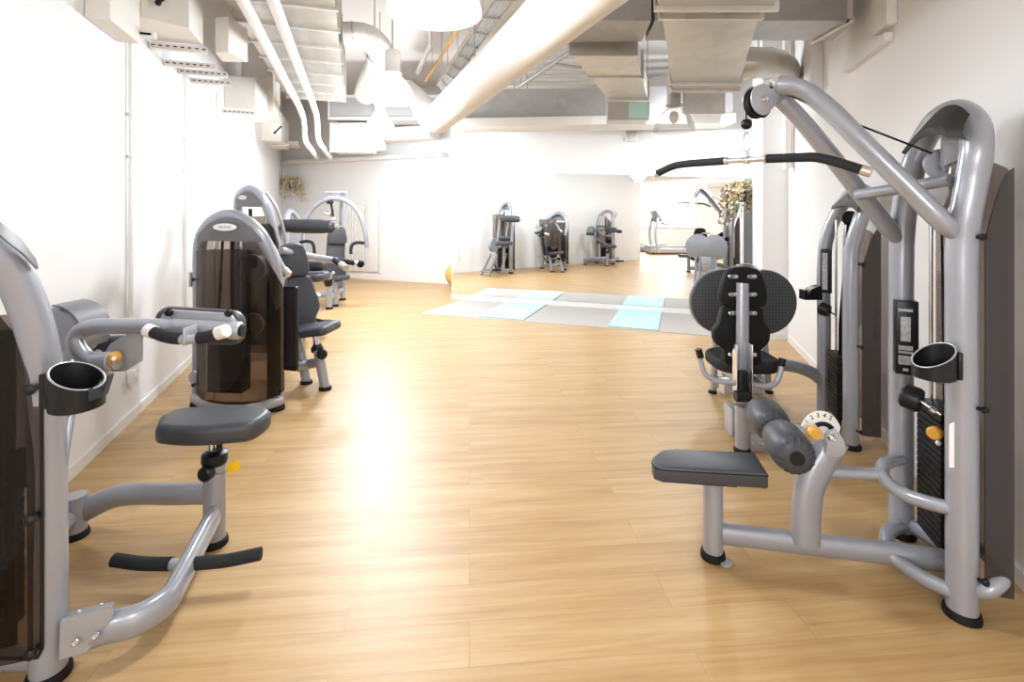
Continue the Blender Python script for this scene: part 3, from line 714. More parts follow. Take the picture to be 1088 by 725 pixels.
def back_pads(root, hc, hw, hh, mc, outline, th=0.06, ux=(1, 0, 0), uy=(0, 0, 1), nn=(0, -1, 0), front='pad', back='padback'):
    """two-piece backrest: nn points to the shell side"""
    nn = V(nn).normalized(); out = []
    oh = smooth2([(-hw/2, -hh/2), (-hw/2, hh*0.10), (-hw*0.36, hh*0.42), (0, hh*0.52), (hw*0.36, hh*0.42), (hw/2, hh*0.10), (hw/2, -hh/2), (0, -hh*0.52)], 4)
    for nm, c, o in (('head_pad', hc, oh), ('back_pad', mc, outline)):
        k = MB(); k.pad(V(c) - nn*th*0.25, ux, uy, o, th, 0.022, 4, n=nn); p = k.build(nm, front, root, ang=60)
        k = MB(); k.pad(V(c) + nn*th*0.28, ux, uy, [(a*1.0, b*1.0) for a, b in o], th*0.25, 0.006, 2, n=nn); k.build('shell', back, p)
        out.append(p)
    return out
ow_ = 3.17/520
mo = smooth2([(-21*ow_, 29*ow_), (0, 30*ow_), (21*ow_, 29*ow_), (22*ow_, 18*ow_), (29*ow_, 5*ow_), (27*ow_, -7*ow_), (19*ow_, -15*ow_), (19*ow_, -28*ow_), (0, -30*ow_), (-19*ow_, -28*ow_), (-19*ow_, -15*ow_), (-28*ow_, -7*ow_), (-30*ow_, 5*ow_), (-23*ow_, 17*ow_)], 4)
back_pads(leg, P(789, 304.5, 3.17), 0.268, 0.245, P(787.5, 357, 3.17), mo, front='padback')
for yb in (294, 313, 333, 377):
    for sg in (-1, 1):
        k = MB(); c = P(789 + sg*10, yb, 3.128); k.pad(c, (1, 0, 0), Z3, round_rect(0.062, 0.026, 0.0125), 0.006, 0.002, 2)
        bolt(k, P(789 + sg*13.5, yb, 3.122), (0, -1, 0), 0.008); k.build('pad_bracket', 'chrome', leg)
k = MB(); c = P(787.5, 379, 3.40); k.pad(V((c.x, c.y, 0.475)), (1, 0, 0), (0, 1, 0), round_rect(0.435, 0.40, 0.14, 8), 0.085, 0.03, 4, n=Z3); k.build('seat_pad', 'foam', leg, ang=60)
k = MB(); k.box(V((c.x, c.y + 0.02, 0.36)), (0.05, 0, 0), (0, 0.25, 0), (0, 0, 0.035), 0.01); k.build('seat_carriage', 'silver2', leg)
# handles
for pts, tip in (([P(742.5, 374, 3.08), P(745, 386, 3.08), P(749, 397, 3.07), P(757, 403.5, 3.06), P(770, 406, 3.05), P(784, 407.5, 3.05)], (P(742, 371, 3.08), P(744.5, 380, 3.08))), ([P(831, 384, 3.08), P(829, 396, 3.07), P(825, 406, 3.06), P(816, 411, 3.05), P(805, 410, 3.05), P(795, 408.5, 3.05)], (P(831.5, 381, 3.08), P(830, 389, 3.08)))):
    k = MB(); k.tube(pts, 0.0165, 5, 12); h = k.build('side_handle', 'silver2', leg)
    k = MB(); k.tube(tip, 0.021, 1, 14); k.build('handle_grip', 'black', h)
# foot plate: two lobes joined, tread facing the seat
fd = 3.95; fo = []
cL, cR, rr = (-22.0*fd/520, 0.0), (22.0*fd/520, -0.006), 34*fd/520
for i in range(25):
    a = math.radians(50 + 260*i/24); fo.append((cL[0] + rr*math.cos(a), cL[1] + rr*math.sin(a)))
for i in range(25):
    a = math.radians(-130 + 260*i/24); fo.append((cR[0] + rr*math.cos(a), cR[1] + rr*math.sin(a)))
fc = P(790, 320.5, fd)
k = MB(); k.pad(fc, (1, 0, 0), Z3, fo, 0.03, 0.006, 2); fp = k.build('foot_plate', 'tread', leg)
k = MB(); k.pad(fc + V((0, 0.026, 0)), (1, 0, 0), Z3, [(a*1.02, b*1.02) for a, b in fo], 0.018, 0.005, 2); k.build('plate_backing', 'silver', fp)
bx = P(789, 420, 3.9)
for x_, x2 in ((761, 758), (772, 770), (804, 806), (811, 817)):
    a = P(x_, 345, fd + 0.07); k = MB(); k.tube([a, V((P(x2, 400, fd + 0.12).x, fd + 0.12, 0.03))], 0.026, 1, 12); k.build('plate_leg', 'silver', leg)
k = MB(); k.box((fc.x, fd + 0.11, 0.10), (0.22, 0, 0), (0, 0.02, 0), (0, 0, 0.05), 0.01); k.box((fc.x, fd + 0.075, 0.42), (0.12, 0, 0), (0, 0.012, 0), (0, 0, 0.16), 0.006); k.build('plate_frame', 'silver2', leg)
for x_ in (757, 770, 806, 817):
    k = MB(); foot(k, (P(x_, 400, fd + 0.12).x, fd + 0.12), 0.034, 0.02); k.build('rubber_foot', 'rubber', leg)
k = MB()
for rz, hh in ((0.135, 0.045), (0.122, 0.062), (0.108, 0.075)):
    pts = [fc + V((rz*math.cos(PI*i/10), 0.0 - 0.02*math.sin(PI*i/10), 0.235 + hh*math.sin(PI*i/10)*0.9)) for i in range(11)]
    k.tube(pts, 0.009, 2, 10)
k.build('top_hoop', 'chrome', leg)
k = MB(); cy = (cB.y + fd)/2; k.tube([V((cB.x + 0.01, cB.y, 0.10)), V((fc.x, fd + 0.1, 0.10))], 0.035, 1, 14, rb=0.05, up=UPV); k.build('base_rail', 'silver', leg)
k = MB(); k.box(P(778, 446, 3.22), (0.030, 0, 0), (0, 0.06, 0), (0, 0, 0.09), 0.01); k.build('rail_housing', 'silver2', leg)
c = P(787, 413, 3.75); k = MB(); k.box((c.x, c.y, 0.17), (0.15, 0, 0), (0, 0.05, 0), (0, 0, 0.055), 0.01); k.build('rail_crosspiece', 'galv', leg)
k = MB(); k.box(P(806, 470, 3.06), (0.06, 0, 0), (0, 0.012, 0), (0, 0, 0.055), 0.008); bolt(k, P(800, 471, 3.045), (0, -1, 0)); bolt(k, P(810, 472, 3.045), (0, -1, 0)); k.build('stop_plate', 'silver2', leg)

# ================================================================ MACHINE 1 (near, other side): seated press with round stool
def arch_badge(root, pts, off, c, w, h, ux, txt=True):
    k = MB(); k.plate(pts, off); pl_ = k.build('arch_panel', 'hood', root)
    n = V((ux[1], -ux[0], 0)).normalized()
    k = MB(); k.pad(V(c), ux, Z3, ellipse(w, h), 0.006, 0.002, 2); bd = k.build('badge', 'badge', pl_)
    if txt: text('MATRIX', h*0.52, V(c) + n*0.0035, ux, Z3, 'ink', bd, 'lettering')
    return pl_
m1 = thing('stool_press_machine', (-1.6, 1.75, 0), 'silver weight machine with round grey stool, cup holder and yellow tag', 'gym machine', 'weight machines along the bright wall')
path = [P(52, 722, 1.58), P(51.5, 600, 1.58), P(50, 470, 1.58), P(48.5, 425, 1.575), P(45, 385, 1.57), P(36, 345, 1.55), P(20, 303, 1.52), P(-2, 267, 1.48), P(-40, 233, 1.43), P(-85, 214, 1.41), P(-135, 216, 1.42), V((-1.955, 1.46, 1.44)), V((-1.975, 1.53, 1.28)), V((-1.985, 1.60, 1.05)), V((-1.985, 1.64, 0.6)), V((-1.985, 1.65, 0.0))]
k = MB(); k.tube(path, 0.049, 6, 22); k.build('upright_frame', 'silver', m1)
for p in (path[0], path[-1]):
    k = MB(); foot(k, p, 0.06); k.build('rubber_foot', 'rubber', m1)
k = MB(); k.sheet([[P(-60, 196, 1.36), P(-40, 222, 1.35)], [P(-25, 217, 1.385), P(-14, 238, 1.375)], [P(4, 240, 1.43), P(6, 256, 1.42)], [P(22, 255, 1.475), P(24, 270, 1.465)], [P(37, 275, 1.52), P(37, 284, 1.515)], [P(40.5, 285, 1.53), P(38, 286, 1.525)]], 0.006); k.build('arch_cover', 'hood', m1)
# smoked rear shield
k = MB(); cols = []
for x_, yt in ((-190, 250), (-140, 252), (-90, 270), (-50, 292), (-20, 318), (0, 337), (15, 356), (30, 385), (40, 412), (44, 422)):
    d_ = 1.535 - 0.05*math.sin(PI*min(1, max(0, (44 - x_)/230)))
    X_ = max((x_ - CX)/FPX*d_, -1.98); zt_ = EYE - (yt - HZ)/FPX*d_; zb_ = 0.105 if x_ < 40 else 0.13
    cols.append([V((X_, d_, zb_ + (zt_ - zb_)*j/5)) for j in range(6)])
k.sheet(cols[2:], 0.006); k.build('rear_shield', 'smoke', m1)
k = MB(); k.tube([P(44, 428, 1.53), P(44.5, 560, 1.53), P(44.5, 690, 1.53), P(40, 699, 1.53), P(28, 700, 1.53), P(-40, 700, 1.51)], 0.005, 1, 8); k.build('shield_edge', 'black', m1)
k = MB(); k.tube([P(40, 700, 1.60), P(0, 700, 1.60), V((-1.97, 1.64, 0.06))], 0.034, 1, 14); k.build('base_stretcher', 'silver', m1)
knobs(m1, [P(35, 413, 1.515), P(36, 550, 1.515), P(36, 692, 1.515)], (0, -1, 0), 0.017)
weight_stack(m1, V((-1.76, 1.62, 0)), (1, 0, 0), (0, 1, 0), 16, 0.12, 0.03, 0.20, 0.10)
k = MB(); k.box(V((-1.76, 1.62, 0.62)), (0.11, 0, 0), (0, 0.055, 0), (0, 0, 0.018), 0.005); k.build('top_block', 'black', m1)
for sx in (-0.07, 0.07):
    k = MB(); k.cyl(V((-1.76 + sx, 1.62, 0.05)), V((-1.76 + sx, 1.57, 1.42)), 0.0075, seg=10); k.build('guide_rod', 'chrome', m1)
k = MB(); c = P(25, 497, 1.6); k.cyl(c - V((0, 0.015, 0)), c + V((0, 0.015, 0)), 0.064, seg=28); k.build('pulley', 'black', m1)
k = MB(); k.tube([P(7, 350, 1.62), P(6, 520, 1.62), P(8, 690, 1.62)], 0.028, 1, 12, rb=0.02); k.tube([P(37, 420, 1.56), P(37, 690, 1.56)], 0.020, 1, 10, rb=0.012); k.build('cover_post', 'padback', m1)
k = MB(); k.sheet([[V((x_, 1.74 + dy, 0.58 + 0.55*j/3)) for j in range(4)] for x_, dy in ((-1.95, 0), (-1.90, 0.03), (-1.74, 0.03), (-1.67, 0))], 0.005); k.build('front_shield', 'smoke_light', m1)
# bracket plate and the two base tubes
k = MB(); k.plate([P(65, 660, 1.56), P(118, 644, 1.59), P(121, 652, 1.60), P(108, 676, 1.60), P(92, 692, 1.585), P(64, 700, 1.555)], V((0.25, -0.97, 0))*0.012)
k.plate([P(65, 660, 1.56), P(118, 644, 1.59), P(122, 640, 1.68), P(70, 652, 1.66)], Z3*0.008); k.build('bracket_plate', 'silver2', m1)
for x_, y_, d_, nn in ((81, 682, 1.553, (0.2, -0.98, 0)), (102, 675, 1.573, (0.2, -0.98, 0)), (84, 655, 1.60, (0, 0, 1)), (108, 647.5, 1.63, (0, 0, 1))):
    k = MB(); bolt(k, P(x_, y_, d_), nn, 0.011); k.build('bolt', 'chrome', m1)
zb = 0.125
k = MB(); k.tube([P(66, 682, 1.60), PZ(110, 668, zb), PZ(150, 657, zb), PZ(175, 641, zb), PZ(190, 618, zb), PZ(205, 590, zb + 0.005), PZ(226, 550, zb + 0.02)], 0.034, 6, 18, rb=0.052, up=UPV); k.build('base_arm', 'silver', m1)
k = MB(); k.tube([P(74, 552, 2.27), P(95, 540, 2.29), P(118, 529, 2.30), P(145, 525, 2.28), P(180, 525, 2.25), P(222, 524, 2.22)], 0.034, 6, 18, rb=0.050, up=UPV); k.build('base_arm', 'silver', m1)
fA = G(80, 570); k = MB(); k.tube([V((fA.x, fA.y, 0.02)), V((fA.x, fA.y, 0.19))], 0.045, 1, 18); k.build('rear_leg', 'silver', m1)
k = MB(); foot(k, fA, 0.054); k.build('rubber_foot', 'rubber', m1)
k = MB(); k.tube([V((fA.x, fA.y, 0.10)), V((fA.x + 0.03, 1.95, 0.08)), V((-1.985, 1.66, 0.08))], 0.03, 1, 12, rb=0.04, up=UPV); k.build('side_stretcher', 'silver', m1)
fS = G(228, 578)
k = MB(); k.tube([V((fS.x, fS.y, 0.015)), V((fS.x, fS.y, 0.39))], 0.046, 1, 20); k.build('stool_post', 'silver', m1)
k = MB(); foot(k, fS, 0.056); k.build('rubber_foot', 'rubber', m1)
zS = lambda y: EYE - (y - HZ)/FPX*2.22
k = MB(); k.lathe(V((fS.x, fS.y, zS(492))), V((fS.x, fS.y, zS(478))), [(0, 0.050), (0.3, 0.054), (0.8, 0.052), (1, 0.03)], 22); k.build('post_collar', 'black', m1)
k = MB(); k.cyl(V((fS.x - 0.014, fS.y, zS(482))), V((fS.x - 0.014, fS.y, zS(464))), 0.016); k.build('stool_stem', 'chrome', m1)
k = MB(); k.cyl(V((fS.x + 0.022, fS.y, zS(484))), V((fS.x + 0.022, fS.y, zS(464))), 0.013); k.build('stem_guide', 'black', m1)
c = P(221.5, 503, 2.165); k = MB(); k.lathe(c + V((0.0, 0.05, 0)), c - V((0.012, 0.022, 0)), [(0, 0.018), (0.4, 0.022), (0.5, 0.033), (0.9, 0.033), (1, 0.026)], 18); k.build('height_knob', 'black', m1)
k = MB(); k.tube([P(228, 504, 2.16), P(238, 503, 2.15), P(243, 499, 2.14)], 0.003, 3, 8); wr = k.build('tag_wire', 'chrome', m1)
k = MB(); k.pad(P(248.5, 496, 2.135), V((1, 0, 0.3)), V((-0.25, 0, 1)), [(-0.034, -0.016), (-0.020, 0.018), (0.016, 0.024), (0.036, 0.014), (0.022, -0.016), (-0.004, -0.026)], 0.004, 0.001, 2); k.build('yellow_tag', 'yellow', m1)
so = smooth2([(-0.235, 0.00), (-0.22, 0.08), (-0.15, 0.115), (0.0, 0.12), (0.15, 0.115), (0.225, 0.08), (0.24, 0.0), (0.22, -0.07), (0.12, -0.105), (0.0, -0.125), (-0.10, -0.12), (-0.20, -0.085)], 4)
k = MB(); k.pad(V((P(225, 0, 2.18).x, 2.18, 0.553)), (1, 0, 0), (0, 1, 0), so, 0.088, 0.03, 4, n=Z3); k.build('stool_seat', 'pad', m1, ang=60)
k = MB(); k.box(V((fS.x, fS.y, 0.503)), (0.09, 0, 0), (0, 0.06, 0), (0, 0, 0.006)); k.build('seat_plate', 'black', m1)
# foot pegs
k = MB(); k.tube([P(121, 595, 1.93), P(150, 599, 1.92), P(183, 599.5, 1.91)], 0.024, 4, 16); k.build('foot_peg', 'foam', m1)
k = MB(); k.tube([P(207, 599, 1.90), P(240, 596, 1.92), P(277, 588.5, 1.94)], 0.024, 4, 16); k.build('foot_peg', 'foam', m1)
k = MB(); k.tube([P(181, 599.5, 1.91), P(195, 600, 1.90), P(209, 599, 1.90)], 0.022, 2, 14); k.build('peg_sleeve', 'silver2', m1)
# press arm with handles and chest plate
k = MB(); k.tube([P(125, 384, 1.95), P(104, 385, 1.95), P(92, 381, 1.95), P(83, 371, 1.95), P(80.5, 361, 1.96), P(86, 352, 1.97), P(98, 348, 1.98), P(125, 347, 2.0), P(190, 347.5, 2.0), P(252, 351, 2.0)], 0.032, 5, 18); arm = k.build('press_arm', 'silver', m1)
k = MB(); k.lathe(P(246, 351, 1.99), P(256, 351.5, 1.99), [(0, 0.036), (0.8, 0.036), (1, 0.03)], 20); k.build('arm_sleeve', 'silver2', arm)
k = MB(); k.cyl(P(255.5, 351.5, 1.99), P(259, 351.5, 1.99), 0.024); k.build('end_plug', 'black', arm)
co = round_rect(0.372, 0.152, 0.055, 7)
co = [(a, b*(1.0 - 0.12*(a/0.186)**2) if b > 0 else b) for a, b in co]
k = MB(); k.pad(P(213.5, 345.5, 2.085), (1, 0, -0.06), (0.02, 0, 1), co, 0.055, 0.022, 4); k.build('chest_pad', 'pad', m1, ang=60)
k = MB(); k.pad(P(211, 344, 2.045), (1, 0, -0.06), (0.02, 0, 1), [(a*0.84, b*0.72) for a, b in co], 0.014, 0.004, 2); k.build('pad_plate', 'silver2', m1)
for x_, y_ in ((179.5, 332), (243, 332.5)):
    k = MB(); c = P(x_, y_, 2.03); k.lathe(c, c - V((0, 0.016, 0)), [(0, 0.018), (0.5, 0.016), (1, 0.008)], 14); k.build('plate_knob', 'black', m1)
k = MB(); k.tube([P(163, 353, 1.93), P(172, 356.5, 1.91), P(182, 359, 1.90), P(192, 360, 1.90)], 0.023, 4, 16); k.build('handle_grip', 'foam', m1)
k = MB(); k.tube([P(211, 359.5, 1.90), P(222, 357.5, 1.90), P(234, 354, 1.91)], 0.023, 4, 16); k.build('handle_grip', 'foam', m1)
k = MB(); k.tube([P(189, 360, 1.90), P(200, 361, 1.90), P(213, 359.5, 1.90)], 0.018, 2, 14); k.box(P(202, 356, 1.92), (0.005, 0, 0), (0, 0.04, 0), (0, 0, 0.034), 0.004); k.build('handle_yoke', 'silver2', m1)
k = MB(); k.cyl(P(156, 350.5, 1.94), P(164, 353.5, 1.93), 0.026); k.build('grip_cap', 'white', m1)
k = MB(); k.cyl(P(231, 354.5, 1.91), P(241, 351.5, 1.90), 0.026); k.build('grip_cap', 'white', m1)
k = MB(); k.pad(P(128, 379, 2.0), V((1, 0.15, 0)), Z3, [(-0.045, -0.06), (-0.05, 0.03), (-0.035, 0.055), (0.065, 0.115), (0.082, 0.115), (0.082, -0.02), (0.02, -0.06)], 0.014, 0.003, 2); k.build('pivot_plate', 'silver2', m1)
k = MB(); k.cyl(P(99, 384.5, 1.93), P(119, 383.5, 1.93), 0.036); k.build('pivot_hub', 'silver', m1)
k = MB(); c = P(118.5, 381, 1.93); k.cyl(c + V((0, 0.03, 0)), c - V((0, 0.02, 0)), 0.022); k.build('pivot_cap', 'orange', m1)
k = MB(); k.cyl(P(118.5, 381, 1.905), P(121, 381, 1.89), 0.009); k.build('grease_nipple', 'chrome', m1)
k = MB(); k.tube([P(112, 388, 1.95), P(104, 400, 1.92), P(92, 420, 1.80), P(60, 440, 1.60)], 0.028, 3, 12); k.build('pivot_strut', 'silver', m1)
k = MB(); c = P(72, 352, 2.12); k.lathe(c - V((0.0, 0.06, 0)), c + V((0, 0.06, 0)), [(0, 0.10), (0.1, 0.115), (0.9, 0.115), (1, 0.10)], 30); k.build('cam_housing', 'silver', m1)
k = MB(); pts_ = [c + V((0.124*math.cos(a), 0, 0.124*math.sin(a))) for a in [math.radians(-30 + 120*i/14) for i in range(15)]]
k.sheet([[p + V((0, -0.075, 0)), p + V((0, 0.075, 0))] for p in pts_], 0.006); k.build('cam_cover', 'hood', m1)
k = MB(); k.pad(P(112, 367, 2.25), (1, 0.1, 0), Z3, round_rect(0.26, 0.085, 0.03), 0.06, 0.02, 3); k.build('thigh_pad', 'pad', m1, ang=60)
k = MB(); k.tube([P(75, 357, 2.12), P(72, 420, 2.0), P(60, 500, 1.75), P(54, 560, 1.62)], 0.03, 3, 12); k.build('cam_support', 'silver', m1)
k = MB(); k.tube([P(110, 372, 2.25), P(96, 380, 2.18), P(76, 362, 2.13)], 0.02, 2, 10); k.build('pad_stem', 'silver2', m1)
cc = P(82, 410, 1.49)
slant_cup(m1, cc, 0.068, P(0, 434, 1.49).z, P(0, 388, 1.49).z, P(0, 411, 1.49).z, (0.98, -0.2, 0), P(52, 410, 1.50))
k = MB(); k.plate([P(97, 425, 1.47), P(97, 412, 1.47), P(106, 408, 1.50), P(113, 398, 1.56), P(119, 398, 1.56), P(112, 420, 1.50)], V((0.2, -0.9, 0))*0.03); k.build('cup_bracket', 'black', m1)

# ================================================================ MACHINE 2: overhead press with the smoked cover facing the viewer
m2 = thing('overhead_press_machine', (-2.0, 3.95, 0), 'silver weight machine with wide smoked cover and white oval badge, grey seat behind', 'gym machine', 'weight machines along the bright wall')
path = [P(211, 429, 3.82), P(211.5, 380, 3.82), P(212, 300, 3.80), P(212, 272, 3.77), P(213.5, 256, 3.72), P(220, 242, 3.66), P(230, 233, 3.61), P(241, 229, 3.59), P(253, 231, 3.58), P(265, 238, 3.58), P(276, 249, 3.59), P(284.5, 263, 3.61), P(290.5, 280, 3.64), P(293.5, 300, 3.69), P(294, 320, 3.72), P(294, 380, 3.73), P(294, 435, 3.73)]
k = MB(); k.tube(path, 0.047, 6, 20); k.build('upright_frame', 'silver', m2)
for p in (path[0], path[-1]):
    k = MB(); foot(k, p, 0.06, 0.035); k.build('rubber_foot', 'rubber', m2)
arch_badge(m2, [P(209, 256, 3.60), P(212, 248, 3.58), P(221, 239, 3.55), P(232, 233.5, 3.53), P(242, 231.5, 3.52), P(254, 233.5, 3.52), P(266, 241, 3.53), P(276, 251, 3.55), P(280, 257, 3.56)], V((0, 0.02, 0)), P(239, 241.5, 3.505), 0.178, 0.054, (1, -0.08, 0))
k = MB(); cols = []
for x_, yt, yb_, d_ in ((209, 267, 418, 3.70), (214, 266, 424, 3.60), (225, 265, 428, 3.53), (240, 265, 430, 3.50), (258, 265, 430, 3.49), (272, 267, 428, 3.52), (284, 277, 425, 3.56), (294, 293, 421, 3.62), (302, 307, 415, 3.68)):
    t_, b_ = P(x_, yt, d_), P(x_, yb_, d_)
    cols.append([b_.lerp(t_, j/5) for j in range(6)])
k.sheet(cols, 0.006); k.build('rear_shield', 'smoke', m2)
k = MB(); k.tube([P(205, 423, 3.75), P(216, 429, 3.62), P(240, 432, 3.54), (P(265, 432, 3.54)), P(285, 430, 3.62), P(299, 426, 3.72)], 0.022, 4, 14, rb=0.036, up=UPV); k.build('base_hoop', 'silver', m2)
weight_stack(m2, V((P(242, 0, 3.72).x, 3.74, 0)), (1, -0.08, 0), (0.08, 1, 0), 15, 0.14, 0.034, 0.27, 0.12)
k = MB(); k.box(V((P(242, 0, 3.72).x, 3.74, 0.68)), (0.14, 0, 0), (0, 0.07, 0), (0, 0, 0.025), 0.008); k.build('top_block', 'black', m2)
k = MB(); k.tube([P(236.5, 256, 3.68), P(232, 340, 3.70)], 0.011, 1, 8, rb=0.004, up=(0, 1, 0)); k.tube([P(247, 256, 3.68), P(247, 345, 3.70)], 0.018, 1, 8, rb=0.006, up=(0, 1, 0)); k.build('drive_belt', 'rubber', m2)
for x_ in (228, 256):
    k = MB(); k.cyl(P(x_, 425, 3.75), P(x_, 250, 3.75), 0.008, seg=10); k.build('guide_rod', 'chrome', m2)
k = MB(); k.plate([P(284, 292, 3.66), P(298, 312, 3.70), P(298, 420, 3.70), P(284, 424, 3.66)], V((0.2, 0.9, 0))*0.01); k.build('inner_cover', 'padback', m2)
k = MB(); k.lathe(P(268, 285, 3.80) - V((0, .04, 0)), P(268, 285, 3.80) + V((0, .04, 0)), [(0, .10), (.1, .11), (.9, .11), (1, .10)], 26); k.build('cam_pulley', 'hood', m2); k = MB(); k.lathe(P(268, 345, 3.85) - V((0, .03, 0)), P(268, 345, 3.85) + V((0, .03, 0)), [(0, .08), (.1, .09), (.9, .09), (1, .08)], 26); k.build('cam_pulley', 'hood', m2)
for yl in (403,):
    k = MB(); k.pad(P(206, yl, 3.72), (1, 0, 0), Z3, smooth2([(-0.03, -0.01), (-0.028, 0.04), (0.0, 0.065), (0.03, 0.04), (0.03, -0.05), (0.01, -0.08)], 4), 0.03, 0.008, 2); k.build('cover_lug', 'silver2', m2)
k = MB(); k.box(P(203.5, 297, 3.78), (0.010, 0, 0), (0, 0.02, 0), (0, 0, 0.055), 0.004); k.build('hinge', 'galv_d', m2)
knobs(m2, [P(206, 297, 3.70), P(206, 409, 3.68), P(299, 415, 3.655)], (0, -1, 0), 0.013)
k = MB(); k.pad(P(309, 349, 3.86), V((1, -0.25, 0)), Z3, round_rect(0.125, 0.665, 0.022, 5), 0.035, 0.01, 3); k.build('instruction_placard', 'black', m2)
k = MB(); k.pad(P(309.5, 349, 3.838), V((1, -0.25, 0)), Z3, round_rect(0.085, 0.60, 0.015, 4), 0.004, 0.001, 1); k.build('placard_face', 'hood_dark', m2)
k = MB(); cols = []
for x_, d_ in ((217, 3.92), (228, 3.97), (245, 3.99), (265, 3.97), (283, 3.88)):
    p = P(x_, 0, d_); cols.append([V((p.x, p.y, 0.62 + 0.70*j/3)) for j in range(4)])
k.sheet(cols, 0.005); k.build('front_shield', 'smoke_light', m2)
# seat, backrest
nn = V((0.72, -0.69, 0.10)).normalized(); aa = V((0.69, 0.72, 0)); up2 = nn.cross(aa); up2 = up2 if up2.z > 0 else -up2
lo2 = smooth2([(-0.10, 0.22), (0.0, 0.235), (0.10, 0.22), (0.125, 0.14), (0.16, 0.03), (0.175, -0.07), (0.14, -0.15), (0.12, -0.24), (0.0, -0.25), (-0.12, -0.24), (-0.14, -0.15), (-0.17, -0.07), (-0.155, 0.03), (-0.12, 0.14)], 4)
back_pads(m2, P(310, 276, 4.42), 0.25, 0.29, P(317.5, 321, 4.45), lo2, th=0.07, ux=aa, uy=up2, nn=-nn)
k = MB(); c = P(330, 350.5, 4.28); su = V((1, -0.12, 0.13)).normalized(); sv = V((0.12, 1, 0)).normalized()
k.pad(c, su, sv, round_rect(0.44, 0.34, 0.06, 6), 0.075, 0.03, 4); k.build('seat_pad', 'pad', m2, ang=60)
k = MB(); k.cyl(P(334, 354, 4.2), P(337.5, 372, 4.2), 0.024); k.build('seat_stem', 'chrome', m2)
k = MB(); k.lathe(P(337.2, 373.5, 4.19), P(336.8, 366, 4.19), [(0, 0.05), (0.5, 0.052), (1, 0.035)], 20); k.build('post_collar', 'black', m2)
fA = G(345.5, 414); fB = G(325.5, 407.5)
k = MB(); k.tube([V((fA.x, fA.y, 0.01)), P(338, 372, 4.17)], 0.040, 1, 18); k.build('front_leg', 'silver', m2)
k = MB(); k.tube([V((fB.x, fB.y, 0.01)), P(319, 372, 4.3), P(314, 354, 4.32)], 0.040, 2, 18); k.build('front_leg', 'silver', m2)
for p in (fA, fB):
    k = MB(); foot(k, p, 0.052); k.build('rubber_foot', 'rubber', m2)
k = MB(); c = P(342, 376.5, 4.12); k.lathe(c + V((-0.02, 0.03, 0)), c + V((0.02, -0.03, 0)), [(0, 0.03), (0.3, 0.042), (0.8, 0.042), (1, 0.03)], 18); k.build('height_knob', 'black', m2)
k = MB(); k.tube([P(340, 385, 4.17), P(328, 387, 4.28), P(318, 390, 4.2), P(300, 382, 3.9)], 0.03, 2, 14, rb=0.042, up=UPV); k.build('seat_frame', 'silver', m2)
k = MB(); k.tube([P(312, 352, 4.45), P(312, 300, 4.55), P(306, 262, 4.55)], 0.03, 2, 14); k.tube([P(312, 352, 4.45), P(303, 372, 4.3), P(297, 380, 3.9)], 0.03, 2, 14); k.build('back_spine', 'silver', m2)
# press arms
bt = P(383, 280.5, 5.12)
k = MB(); k.tube([P(298, 266, 4.25), P(320, 271, 4.55), P(357, 277, 5.0)], 0.032, 2, 14); k.build('press_arm', 'silver', m2)
k = MB(); k.tube([P(357, 276.5, 5.0), P(376, 279.5, 5.1)], 0.028, 1, 14); k.build('arm_grip', 'foam', m2)
k = MB(); k.cyl(P(375.5, 279.5, 5.1), P(380, 280, 5.11), 0.022); k.build('grip_cap', 'steel', m2)
k = MB(); k.ball(bt, 0.040); k.build('end_ball', 'rubber', m2)
k = MB(); k.tube([P(354.5, 276, 4.95), P(363, 281.5, 4.8)], 0.028, 1, 14); k.build('arm_grip', 'foam', m2)
k = MB(); k.cyl(P(362, 281, 4.81), P(367.5, 285, 4.73), 0.032); k.build('grip_cap', 'steel', m2)
k = MB(); k.tube([P(290, 262, 3.95), P(297, 277, 3.92), P(304, 290, 3.90)], 0.018, 2, 12); k.build('press_arm', 'silver2', m2)
k = MB(); k.cyl(P(301.5, 287, 3.90), P(307, 292.5, 3.89), 0.032); k.build('grip_cap', 'steel', m2)

# ================================================================ MACHINE 3: taller tower with roller pad
m3 = thing('roller_pad_machine', (-2.6, 5.5, 0), 'taller silver weight machine with horizontal grey roller pad, behind the overhead press', 'gym machine', 'weight machines along the bright wall')
path = [P(254, 377, 5.17), P(254, 300, 5.17), P(253.5, 235, 5.14), P(253, 219, 5.10), P(254.5, 209, 5.06), P(259, 203.5, 5.02), P(265, 201.5, 5.0), P(272, 204.5, 5.0), P(279, 212, 5.0), P(285, 224, 5.02), P(290, 242, 5.05), P(295, 266, 5.1), P(297, 290, 5.13), P(297, 330, 5.15), P(297, 377, 5.15)]
k = MB(); k.tube(path, 0.046, 6, 18); k.build('upright_frame', 'silver', m3)
for p in (path[0], path[-1]):
    k = MB(); foot(k, p, 0.06, 0.035); k.build('rubber_foot', 'rubber', m3)
arch_badge(m3, [P(251, 220, 5.02), P(251.5, 211, 5.0), P(257, 205, 4.96), P(264, 203, 4.95), P(271, 206, 4.95), P(278, 214, 4.96), P(281, 220, 4.98)], V((0, 0.02, 0)), P(257.5, 210, 4.93), 0.09, 0.042, (1, -0.08, 0))
k = MB(); cols = []
for x_, d_ in ((252, 5.06), (258, 4.97), (272, 4.94), (286, 4.97), (296, 5.06)):
    cols.append([P(x_, 375, d_).lerp(P(x_, 238 + (10 if x_ > 290 else 0), d_), j/4) for j in range(5)])
k.sheet(cols, 0.006); k.build('rear_shield', 'smoke', m3)
weight_stack(m3, V((P(274, 0, 5.16).x, 5.16, 0)), (1, 0, 0), (0, 1, 0), 15, 0.12, 0.034, 0.24, 0.12)
